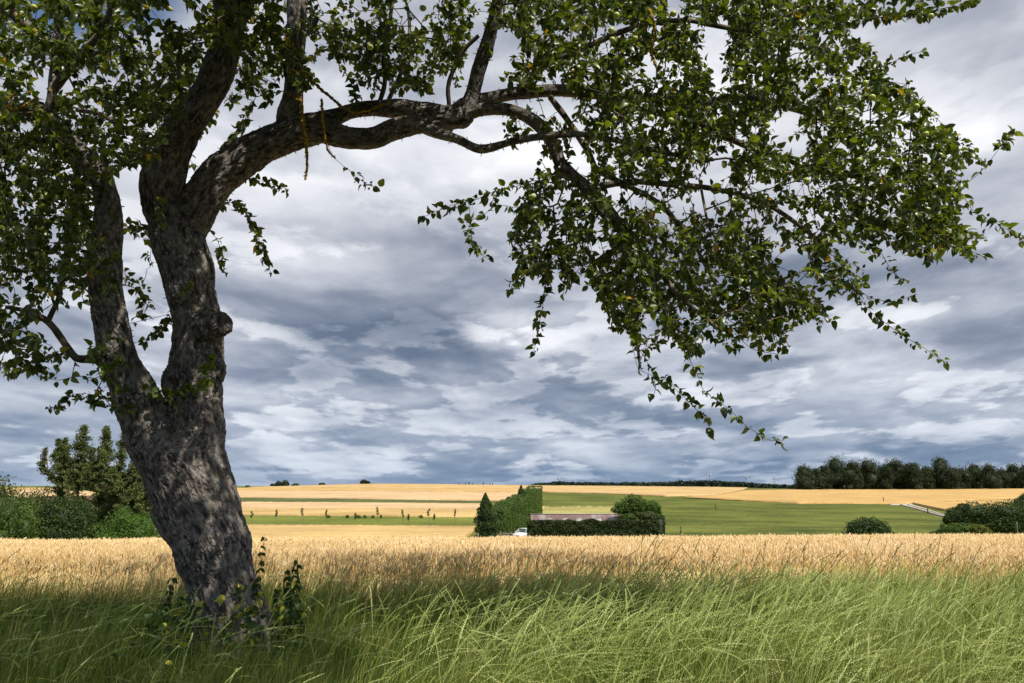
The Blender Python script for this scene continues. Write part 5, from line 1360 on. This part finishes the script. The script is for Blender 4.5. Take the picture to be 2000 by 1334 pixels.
# a bluish far rise under the wood at the extreme distance
# --- wind turbines and a pylon on the horizon
M['turbine'] = plain_mat("turbine_hazed", [(0, (0.36, 0.42, 0.50)), (1, (0.40, 0.46, 0.54))], 0.5, 1, 1)  # distance haze put into the colour, toned towards the sky
def turbine(px, ptop, Y, blade_px, rot, label):
    x = ray(px, 945)[0] * Y; zt = at(px, ptop, Y).z; k = PXM(Y); g = gz(x, min(Y, 6000)); root = empty('wind_turbine', (x, Y, g)); h = zt - g
    tag(root, label, 'wind turbine', 'wind turbines on the horizon')
    m = MB(); m.tube([(0, 0, -5), (0, 0, h * .5), (0, 0, h)], [1.9, 1.6, 1.1], 10); m.build('tower', M['turbine'], root)
    m = MB(); m.box((0, 0, h + .8), (3.6, 9, 3.8)); V_, Q_ = ball((0, -5.2, h + .8), 2.0, (1, 1.3, 1), 8); m.add(V_, Q_); m.build('nacelle', M['turbine'], root)
    L = blade_px * k
    for b in range(3):
        a = rot + b * 2.0944; m = MB(); ts = [0, .08, .2, .5, .8, 1.0]; ws = [1.2, 2.0, 2.6, 1.9, 1.2, .3]; V_ = []
        for t, w in zip(ts, ws):
            for sx, sy in ((-1, 0), (0, -.35), (1, 0), (0, .35)):
                lx, lz = sx * w * .9, t * L; V_.append((lx * math.cos(a) + lz * math.sin(a), -6 + sy * w, h + .8 - lx * math.sin(a) + lz * math.cos(a)))
        Fq = [(i * 4 + j, i * 4 + (j + 1) % 4, i * 4 + 4 + (j + 1) % 4, i * 4 + 4 + j) for i in range(5) for j in range(4)] + [(0, 1, 2, 3), (20, 21, 22, 23)]
        m.add(V_, Fq); m.build('blade', M['turbine'], root)
turbine(1386.5, 927, 2700, 7, 0.15, 'tallest wind turbine above the horizon woodland')
turbine(1457.5, 932, 2900, 7, 1.0, 'wind turbine right of the tallest, with blades spread wide')
turbine(1512.5, 934, 3100, 6, 0.0, 'rightmost wind turbine, one blade straight up')
turbine(1374, 937, 3400, 5, 0.9, 'small wind turbine head just clearing the trees left of the tallest')
turbine(1090.5, 934, 3000, 5, 0.5, 'faint leftmost wind turbine above the diagonal hedge')
x = ray(1189.5, 945)[0] * 2000; g = at(1190, 946, 2000).z; hp_ = at(1190, 927.5, 2000).z - g
py_ = empty('pylon', (x, 2000, g)); tag(py_, 'slender two-legged power pylon on the horizon', 'pylon')
for s_ in (-1, 1):
    m = MB(); m.tube([(s_ * 2.4, 0, -4), (s_ * 2.2, 0, hp_ * .7), (s_ * 4.5, 0, hp_)], [.75, .6, .5], 6); m.build('leg', M['turbine'], py_)
m = MB(); m.tube([(-5.5, 0, hp_ * .97), (5.5, 0, hp_ * .97)], .45, 5); m.tube([(-2.2, 0, hp_ * .7), (2.2, 0, hp_ * .7)], .4, 5); m.build('crossarm', M['turbine'], py_)
for s_ in (-4.8, 0, 4.8):
    m = MB(); m.tube([(s_, 0, hp_ * .97), (s_, 0, hp_ * .97 - 2.2)], .3, 5); m.build('insulator', M['turbine'], py_)

# ------------------------------------------------------------------ standing wheat and verge grass
WIND = np.array([0.95, -0.12, 0.0])
def ribbons(root, h, lean, dirv, width, segs, rng, taper=True, droop=1.0, wbase=1.0, face=None, ex=2.0):
    """curved grass blades; root (n,3)"""
    n = len(root); t = np.linspace(0, 1, segs + 1)
    d = dirv / np.maximum(np.linalg.norm(dirv, axis=1, keepdims=True), 1e-6)
    hor = (lean * h)[:, None] * (t ** ex)[None]
    ver = h[:, None] * (t[None] - (0.5 * lean[:, None] ** 2 * droop) * t[None] ** (ex + 1))
    C = root[:, None] + d[:, None] * hor[..., None]; C[:, :, 2] += ver
    a = rng.uniform(0, np.pi, n) if face is None else face
    S = np.stack([np.cos(a), np.sin(a), np.zeros(n)], 1)
    w = width[:, None] * ((1 - t ** 1.6) if taper else np.full_like(t, 1.0))[None] * 0.5 + 0.0003
    V = np.stack([C - S[:, None] * w[..., None], C + S[:, None] * w[..., None]], 2)      # n, seg+1, 2, 3
    base = (np.arange(n) * (segs + 1) * 2)[:, None]; k = (np.arange(segs) * 2)[None]
    Q = np.stack([base + k, base + k + 1, base + k + 3, base + k + 2], -1).reshape(-1, 4)
    return V.reshape(-1, 3), Q, C
def sample_area(n, y0, y1, rng, margin=0.10, power=1.0, left=0.0):
    """even scatter over the strip of land the view covers"""
    out = []
    while len(out) < n:
        y = rng.uniform(y0, y1, n * 2); x = rng.uniform(-1, 1, n * 2) * (y1 * 0.66 + 1.0)
        ok = np.abs(x) < (y * (0.655 + margin) + 0.6)
        out.extend(np.stack([x[ok], y[ok]], 1).tolist())
    return np.array(out[:n])

M['wheat'] = leaf_mat("ripe_wheat", [(0, (0.56, 0.42, 0.19)), (0.45, (0.80, 0.64, 0.35)), (0.8, (0.88, 0.73, 0.44)), (1, (0.94, 0.80, 0.55))], 0.6, 0.30, 0.3, (1.15, 1.0, 0.7))
M['grass'] = leaf_mat("verge_grass", [(0, (0.022, 0.042, 0.006)), (0.4, (0.092, 0.148, 0.016)), (0.75, (0.23, 0.30, 0.040)), (0.93, (0.33, 0.36, 0.10)), (1, (0.52, 0.42, 0.19))], 0.5, 0.26, 0.3, (1.25, 1.3, 0.6))
M['ear'] = leaf_mat("ryegrass_ears", [(0, (0.28, 0.36, 0.08)), (0.5, (0.50, 0.58, 0.19)), (1, (0.80, 0.82, 0.45))], 0.5, 0.30, 0.35, (1.1, 1.1, 0.7))
M['straw'] = plain_mat('straw', [(0, (0.50, 0.38, 0.17)), (1, (0.84, 0.67, 0.36))], 0.9, 14, 5, stretch=(1, 1, 0.1), bump=1.0)
M['dark_ear'] = leaf_mat("dry_grass_heads", [(0, (0.11, 0.13, 0.04)), (0.6, (0.22, 0.23, 0.08)), (1, (0.34, 0.28, 0.12))], 0.6, 0.2, 0.2)

rg_ = np.random.default_rng(21)
def edge_y(x):            # where grass gives way to wheat
    return 10.55 + 0.35 * np.sin(x * 0.7) + 0.25 * np.sin(x * 1.9 + 1) + 0.02 * x

# --- wheat: nearer rows carry stalk, leaves and bearded ear; farther rows only what shows
def wheat(n, y0, y1, seed, full, scale_w=1.0, hmul=1.0):
    r_ = np.random.default_rng(seed); q = sample_area(n, y0, y1, r_); q = q[q[:, 1] > edge_y(q[:, 0])]
    n = len(q); z = ground_z(q[:, 0], q[:, 1]); root = np.stack([q[:, 0], q[:, 1], z], 1)
    hn = fbm(np.stack([q[:, 0] * .45, q[:, 1] * .25, q[:, 0] * 0], 1), 3, 5)
    h = (0.80 + 0.05 * hn + r_.normal(size=n) * 0.035) * hmul
    edge = np.clip((q[:, 1] - edge_y(q[:, 0])) / 0.8, 0, 1); h *= 0.86 + 0.14 * edge
    lean = np.abs(r_.normal(size=n) * 0.11 + 0.04); dirv = np.tile(WIND * .4, (n, 1)) + r_.normal(size=(n, 3)) * np.array([.8, .8, 0])
    width = np.full(n, 0.0045 * scale_w)
    V, Q, C = ribbons(root, h, lean, dirv, width, 2 if not full else 3, r_, taper=False)
    tb = np.clip(0.40 + 0.22 * hn + r_.normal(size=n) * 0.16, 0, 1)
    T = np.repeat(tb * 0.8, 2 if not full else 3)
    Vs, Qs, Ts = [V], [Q], [T]; off = len(V)
    # ears: four-sided spindles nodding over
    tip = C[:, -1]; d = unit(C[:, -1] - C[:, -2]); nod = unit(d + unit(dirv + 1e-6) * (r_.uniform(0.0, 0.95, n) ** 1.8)[:, None] + np.array([0, 0, -0.05]))
    L = r_.uniform(0.075, 0.105, n)[:, None]; w = 0.0085 * scale_w
    S = unit(np.cross(nod, r_.normal(size=(n, 3)))); U = np.cross(S, nod); bow = np.array([0, 0, -0.012])
    rows_ = [(0.0, .45), (0.3, 1.0), (0.75, .8), (1.0, .12)]
    EV = []
    for t, k in rows_:
        c = tip + nod * L * t + bow * (t * t)
        EV += [c + S * w * k, c + U * w * k, c - S * w * k, c - U * w * k]
    EV = np.stack(EV, 1); base = (np.arange(n) * 16)[:, None]
    fq = np.array([(i * 4 + j, i * 4 + (j + 1) % 4, i * 4 + 4 + (j + 1) % 4, i * 4 + 4 + j) for i in range(3) for j in range(4)])
    Vs.append(EV.reshape(-1, 3)); Qs.append((base[:, :, None] + fq[None]).reshape(-1, 4) + off); off += n * 16
    Ts.append(np.repeat(np.clip(tb + 0.12, 0, 1), 12))
    # beards
    na = 4 if full else 2
    for a in range(na):
        c0 = tip + nod * L * r_.uniform(.2, .9, n)[:, None]; da = unit(nod + r_.normal(size=(n, 3)) * 0.30); la = r_.uniform(.05, .085, n)[:, None]
        s = S * 0.0011 * scale_w
        BV = np.stack([c0 - s, c0 + s, c0 + da * la + s * .3, c0 + da * la - s * .3], 1)
        Vs.append(BV.reshape(-1, 3)); Qs.append((np.arange(n) * 4)[:, None] + np.array([[0, 1, 2, 3]]) + off); off += n * 4
        Ts.append(np.clip(tb + 0.22, 0, 1))
    if full:     # dry leaves hanging from the stalks
        for a in range(2):
            m_ = r_.random(n) < .7; rt = root[m_].copy(); k = m_.sum(); rt[:, 2] += h[m_] * r_.uniform(.3, .8, k)
            V3, Q3, _ = ribbons(rt, r_.uniform(.10, .22, k), r_.uniform(.5, 1.6, k), r_.normal(size=(k, 3)) * np.array([1, 1, 0]), np.full(k, .009), 3, r_, droop=1.2)
            Vs.append(V3); Qs.append(Q3 + off); off += len(V3); Ts.append(np.repeat(np.clip(tb[m_] - .05, 0, 1), 3))
    return np.vstack(Vs), np.vstack(Qs), np.concatenate(Ts)
parts_ = [wheat(15000, 9.6, 13.0, 31, True), wheat(24000, 13.0, 19.5, 32, False, 1.5), wheat(30000, 19.5, 38.0, 33, False, 2.6)]
V = []; Q = []; T = []; off = 0
for v, q, t in parts_: V.append(v); Q.append(q + off); T.append(t); off += len(v)
o = mesh_np('wheat', np.vstack(V), np.vstack(Q), M['wheat'], tint=np.concatenate(T)); tag(o, 'ripe golden wheat standing beyond the verge grass', 'wheat', kind='stuff')
# the thicket of straw below the ears
gx_ = np.linspace(-34, 34, 120); gy_ = np.concatenate([np.linspace(11.2, 14, 20), np.linspace(14.5, 38.2, 50)])
GX, GY = np.meshgrid(gx_, gy_); nzz = fbm(np.stack([GX.ravel() * 3, GY.ravel() * 2, GX.ravel() * 0], 1), 3, 61).reshape(GX.shape)
GZ = ground_z(GX, GY) + 0.56 + 0.08 * nzz
GY2 = GY + 0.35 * np.sin(GX * .7) + .25 * np.sin(GX * 1.9 + 1) + 0.02 * GX
GZ[0] = ground_z(GX[0], GY[0]); GZ[-1] = ground_z(GX[-1], GY[-1]); GY2[1] = GY2[0] + 0.03; GY2[-1] = GY2[-2] + 0.02
nx_, ny_ = len(gx_), len(gy_); i = np.arange(ny_ - 1)[:, None] * nx_; j = np.arange(nx_ - 1)[None]
o = mesh_np('straw', np.stack([GX, GY2, GZ], -1).reshape(-1, 3), np.stack([i + j, i + j + 1, i + nx_ + j + 1, i + nx_ + j], -1).reshape(-1, 4), M['straw']); tag(o, 'dense straw of the wheat field below the ears', 'straw', kind='stuff')

# --- verge grass: leafy bottom
def grass_patch(n, y0, y1, seed, hlo, hhi, wid, segs=4):
    r_ = np.random.default_rng(seed); q = sample_area(n, y0, y1, r_); q = q[q[:, 1] < edge_y(q[:, 0]) + 0.5]
    n = len(q); tuft = fbm(np.stack([q[:, 0] * 1.1, q[:, 1] * 1.1, q[:, 0] * 0], 1), 3, 15)
    root = np.stack([q[:, 0], q[:, 1], ground_z(q[:, 0], q[:, 1]) - 0.02], 1)
    h = r_.uniform(hlo, hhi, n) * (1 + 0.25 * tuft)
    dt = np.hypot(q[:, 0] - TL[0], q[:, 1] - TL[1]); h *= np.clip(dt / 0.9, 0.4, 1)
    lean = np.clip(r_.gamma(2.2, 0.19, n), 0.05, 1.2)
    dirv = np.tile(WIND * 0.9, (n, 1)) + r_.normal(size=(n, 3)) * np.array([.8, .8, 0])
    V, Q, C = ribbons(root, h, lean, dirv, r_.uniform(.6, 1.3, n) * wid, segs, r_)
    T = np.clip(0.46 + 0.25 * tuft + r_.normal(size=n) * 0.24, 0, 0.95); dead = r_.random(n) < 0.07; T[dead] = 1.0; T[(~dead) & (fbm(np.stack([q[:, 0] * .5, q[:, 1] * .5, q[:, 0] * 0], 1), 2, 77) > .35) & (r_.random(n) < .35)] = 0.93
    return V, Q, np.repeat(T, segs)
V = []; Q = []; T = []; off = 0
for a in ((56000, 2.2, 6.0, 41, .20, .50, .0044, 4), (66000, 5.5, 11.1, 42, .22, .52, .0055, 3), (12000, 2.2, 6.5, 43, .42, .70, .0038, 4), (20000, 5.5, 11.2, 44, .42, .72, .0046, 4), (22000, 8.6, 11.2, 45, .55, .86, .0050, 4)):
    v, q, t = grass_patch(*a); V.append(v); Q.append(q + off); T.append(t); off += len(v)
o = mesh_np('grass', np.vstack(V), np.vstack(Q), M['grass'], tint=np.concatenate(T)); tag(o, 'tall green verge grass around the apple tree', 'grass', kind='stuff')

# --- flowering stalks with alternating spikelets, bowed by the wind
def stalks(n, y0, y1, seed, hlo, hhi, ear_len, mat_tint, lean_lo, lean_hi, spk=14, wmul=1.0):
    r_ = np.random.default_rng(seed); q = sample_area(n, y0, y1, r_); q = q[q[:, 1] < edge_y(q[:, 0]) + 0.6]; n = len(q)
    dens = fbm(np.stack([q[:, 0] * .8, q[:, 1] * .8, q[:, 0] * 0], 1), 2, 25); rightness = np.clip((q[:, 0] / q[:, 1] + .38) * 1.6, .14, 1)
    keep = (r_.random(n) < rightness * (0.75 + 0.5 * dens)) & (np.hypot(q[:, 0] - TL[0], q[:, 1] - TL[1]) > .55); q = q[keep]; n = len(q)
    root = np.stack([q[:, 0], q[:, 1], ground_z(q[:, 0], q[:, 1])], 1)
    h = r_.uniform(hlo, hhi, n); lean = r_.uniform(lean_lo, lean_hi, n) * (1 + .35 * fbm(np.stack([q[:, 0] * .6, q[:, 1] * .6, q[:, 0] * 0], 1), 2, 88)); dirv = np.tile(WIND, (n, 1)) + r_.normal(size=(n, 3)) * np.array([.42, .55, 0]); dirv[r_.random(n) < .08] *= -1
    segs = 7
    V1, Q1, C = ribbons(root, h, lean, dirv, np.full(n, .0026 * wmul), segs, r_, taper=False, ex=2.6)
    V2, Q2, _ = ribbons(root, h, lean, dirv, np.full(n, .0026 * wmul), segs, r_, taper=False, face=np.zeros(n), ex=2.6)
    d = unit(dirv); tt_ = np.clip(.45 + r_.normal(size=n) * .22, 0, 1)
    Vs = [V1, V2]; Qs = [Q1, Q2 + len(V1)]; off = len(V1) + len(V2); Ts = [np.repeat(tt_ * .6, segs), np.repeat(tt_ * .6, segs)]
    el_ = ear_len * r_.uniform(.8, 1.2, n)
    S = unit(np.cross(d, [0, 0, 1.0]) + r_.normal(size=(n, 3)) * .5)
    for s_ in range(spk):
        f = 1 - (s_ / spk) * (el_ / h)
        hor = lean * h * f ** 2.6; ver = h * (f - .5 * lean ** 2 * f ** 3.6)
        P = root + d * hor[:, None]; P[:, 2] += ver
        f2 = f + .01; P2 = root + d * (lean * h * f2 ** 2.6)[:, None]; P2[:, 2] += h * (f2 - .5 * lean ** 2 * f2 ** 3.6)
        T_ = unit(P2 - P); side = S * (1 if s_ % 2 else -1); side = unit(side - (side * T_).sum(1, keepdims=True) * T_)
        g = unit(T_ + side * .38); w = np.cross(g, side); w = unit(w + side * .0)
        L = (.015 + .003 * (s_ % 3)) * wmul * (1 if s_ > 1 else .7); ww = .0033 * wmul
        c = P + side * .0008
        A = np.stack([c, c + g * L * .45 + w * ww, c + g * L, c + g * L * .45 - w * ww], 1)
        B = np.stack([c, c + g * L * .45 + side * ww, c + g * L, c + g * L * .45 - side * ww * .6], 1)
        for X_ in (A, B):
            Vs.append(X_.reshape(-1, 3)); Qs.append((np.arange(n) * 4)[:, None] + np.array([[0, 1, 2, 3]]) + off); off += n * 4; Ts.append(np.clip(tt_ + .1, 0, 1))
    return np.vstack(Vs), np.vstack(Qs), np.concatenate(Ts)
V = []; Q = []; T = []; off = 0
for a in ((1900, 2.4, 5.5, 51, .50, .85, .20, 0, .15, .85, 30, .78), (4900, 5.2, 8.0, 52, .55, .90, .20, 0, .15, .9, 24, .98), (6200, 7.8, 11.3, 53, .58, .90, .20, 0, .15, .85, 18, 1.25)):
    v, q, t = stalks(*a); V.append(v); Q.append(q + off); T.append(t); off += len(v)
o = mesh_np('ryegrass', np.vstack(V), np.vstack(Q), M['ear'], tint=np.concatenate(T)); tag(o, 'pale seed heads of wild ryegrass bowed by the wind', 'ryegrass', kind='stuff')
V = []; Q = []; T = []; off = 0
for a in ((110, 8.6, 11.2, 54, .95, 1.22, .16, 0, .1, .75, 10, 1.5), (100, 9.3, 11.2, 56, .9, 1.1, .16, 0, .1, .9, 10, 1.5), (60, 6.0, 9.5, 55, .95, 1.2, .16, 0, .1, .5, 12, 1.2)):
    v, q, t = stalks(*a); V.append(v); Q.append(q + off); T.append(t); off += len(v)
o = mesh_np('dry_grass_heads', np.vstack(V), np.vstack(Q), M['dark_ear'], tint=np.concatenate(T)); tag(o, 'dark dry grass heads standing up in front of the wheat', 'dry grass', kind='stuff')

# --- nettles and weeds round the trunk
M['nettle'] = leaf_mat("nettle_leaf", [(0, (0.022, 0.050, 0.012)), (0.7, (0.05, 0.10, 0.02)), (0.93, (0.09, 0.15, 0.03)), (1, (0.42, 0.40, 0.05))], 0.55, 0.35, 0.3)
def nettle(px, ptop, Y, seed, label, leafsz=0.055, group=None, pairs=12, thick=1.0, lean=0.0):
    r_ = np.random.default_rng(seed); x, y, g = ray(px, 1100)[0] * Y, Y, 0; g = gz(x, y); h = at(px, ptop, Y).z - g
    root = empty('nettle', (x - lean * h, y, g)); tag(root, label, 'nettle', group)
    t = np.linspace(0, 1, 14); P3 = np.stack([lean * h * t + .02 * np.sin(t * 5 + seed), .02 * np.cos(t * 4 + seed) - .02, h * t], 1)
    m = MB(); m.tube(P3, np.linspace(.0045, .0015, 14) * thick, 5); m.build('stem', M['nettle'], root)
    P, D, S_, T = [], [], [], []
    for k in range(pairs):
        f = .25 + .75 * (k + .5) / pairs; c = np.array([np.interp(f, t, P3[:, i_]) for i_ in range(3)]); a = k * 1.57 + r_.normal() * .2
        for s_ in (0, np.pi):
            for rep in range(2 if f > .5 else 1):
                P.append(c + r_.normal(size=3) * .004); D.append((math.cos(a + s_ + rep * .7), math.sin(a + s_ + rep * .7), -.65 - .5 * rep)); S_.append(leafsz * r_.uniform(.8, 1.2) * (1.15 - f * .55)); T.append(.4 + r_.normal() * .18 if r_.random() > .05 else 1.0)
    V, Fc, tt = place_leaves(np.array(P), np.array(D), np.array(S_), np.clip(T, 0, 1), r_, width=np.full(len(P), .85))
    mesh_np('leaves', V, Fc, M['nettle'], tint=tt, parent=root)
NG = 'nettles round the apple trunk'
nettle(509, 1043, 7.5, 801, 'tall nettle rising against the wheat just right of the trunk', .075, NG, 13, lean=.03)
nettle(577, 1088, 7.3, 802, 'thickest nettle right of the trunk', .085, NG, 16, 1.3, .06)
nettle(566, 1108, 7.2, 803, 'nettle crowded against the left of the thickest one', .08, NG, 14, 1.2)
nettle(590, 1125, 7.3, 804, 'shorter nettle right of the thickest one', .075, NG, 12)
nettle(548, 1150, 7.1, 805, 'low nettle between the trunk and the nettle clump', .07, NG, 11)
nettle(337, 1125, 7.0, 806, 'dark nettle left of the trunk base', .08, NG, 13, 1.2)
nettle(352, 1160, 6.9, 807, 'short nettle touching the left side of the trunk base', .075, NG, 11)
nettle(318, 1175, 6.9, 808, 'low nettle farthest left of the trunk', .07, NG, 10)
nettle(378, 1150, 6.8, 809, 'nettle in front of the left edge of the trunk base', .07, NG, 11)
def weed(px, py, Y, n, spread, size, seed, label, tb=.5, name='weed', h=.35):
    r_ = np.random.default_rng(seed); x = ray(px, py)[0] * Y; g = gz(x, Y); zc = max(at(px, py, Y).z - g, .1)
    root = empty(name, (x, Y, g)); tag(root, label, 'weed', 'broad-leaved weeds at the foot of the tree')
    m = MB(); P, D, S_, T = [], [], [], []
    for k in range(max(3, n // 9)):
        e = np.array([r_.normal() * spread, r_.normal() * spread * .6, zc + r_.uniform(-.1, h * .5)])
        mid = e * .5 + np.array([0, 0, .08]); cc = catmull([(0, 0, 0), mid, e], .04); m.tube(cc, np.linspace(.004, .0015, len(cc)), 4)
        for q in range(9):
            P.append(cc[r_.integers(len(cc) // 3, len(cc))]); d = rand_unit(1, r_)[0]; d[1] -= .3; D.append(d); S_.append(size * r_.uniform(.7, 1.3)); T.append(tb + r_.normal() * .2 if r_.random() > .07 else 1.0)
    m.build('stem', M['nettle'], root); V, Fc, tt = place_leaves(np.array(P), np.array(D), np.array(S_), np.clip(T, 0, 1), r_)
    mesh_np('leaves', V, Fc, M['nettle'], tint=tt, parent=root)
weed(300, 1232, 6.4, 110, .16, .055, 821, 'bluish-green leafy weed left of the trunk base', .6)
weed(400, 1225, 6.3, 70, .2, .06, 822, 'leafy weed in front of the trunk base', .6)
weed(500, 1165, 6.9, 60, .12, .07, 823, 'weed with yellowing leaves climbing the right foot of the trunk', .9)
weed(440, 1185, 6.8, 40, .14, .06, 824, 'thin creeper with yellow leaves on the front of the trunk base', .92)
weed(520, 1240, 6.5, 60, .18, .06, 825, 'dark leafy weed right of the trunk base', .35)
weed(350, 1290, 5.6, 60, .2, .05, 826, 'low weed in the foreground below the trunk', .7)
weed(575, 1190, 6.9, 60, .12, .06, 827, 'shaded weed under the nettle clump right of the trunk', .3)
# broad arching grass tufts in front of the trunk
M['broad'] = leaf_mat("cocksfoot_blade", [(0, (0.06, 0.11, 0.025)), (0.6, (0.15, 0.24, 0.05)), (0.9, (0.26, 0.33, 0.09)), (1, (0.40, 0.30, 0.14))], 0.4, 0.35, 0.4)
for i, (px, Y, n, lab) in enumerate([(395, 5.2, 60, 'tuft of broad arching grass below the trunk'), (455, 5.5, 70, 'largest tuft of broad grass in front of the trunk'), (505, 5.4, 55, 'tuft of broad grass right of the trunk foot'), (225, 5.2, 30, 'tuft of broad grass left in the shaded foreground')]):
    r_ = np.random.default_rng(840 + i); x = ray(px, 1250)[0] * Y; root = np.stack([r_.normal(size=n) * .10, r_.normal(size=n) * .08, np.zeros(n)], 1)
    v, q, _ = ribbons(root, r_.uniform(.38, .62, n), r_.uniform(.3, 1.3, n), r_.normal(size=(n, 3)) * np.array([1, .8, 0]) + np.array([.2, -.3, 0]), r_.uniform(.007, .012, n), 7, r_)
    o = mesh_np('grass_tuft', v, q, M['broad'], tint=np.repeat(np.clip(.55 + r_.normal(size=n) * .25, 0, 1), 7)); o.location = (x, Y, gz(x, Y)); tag(o, lab, 'grass tuft', 'tufts of broad grass before the trunk')
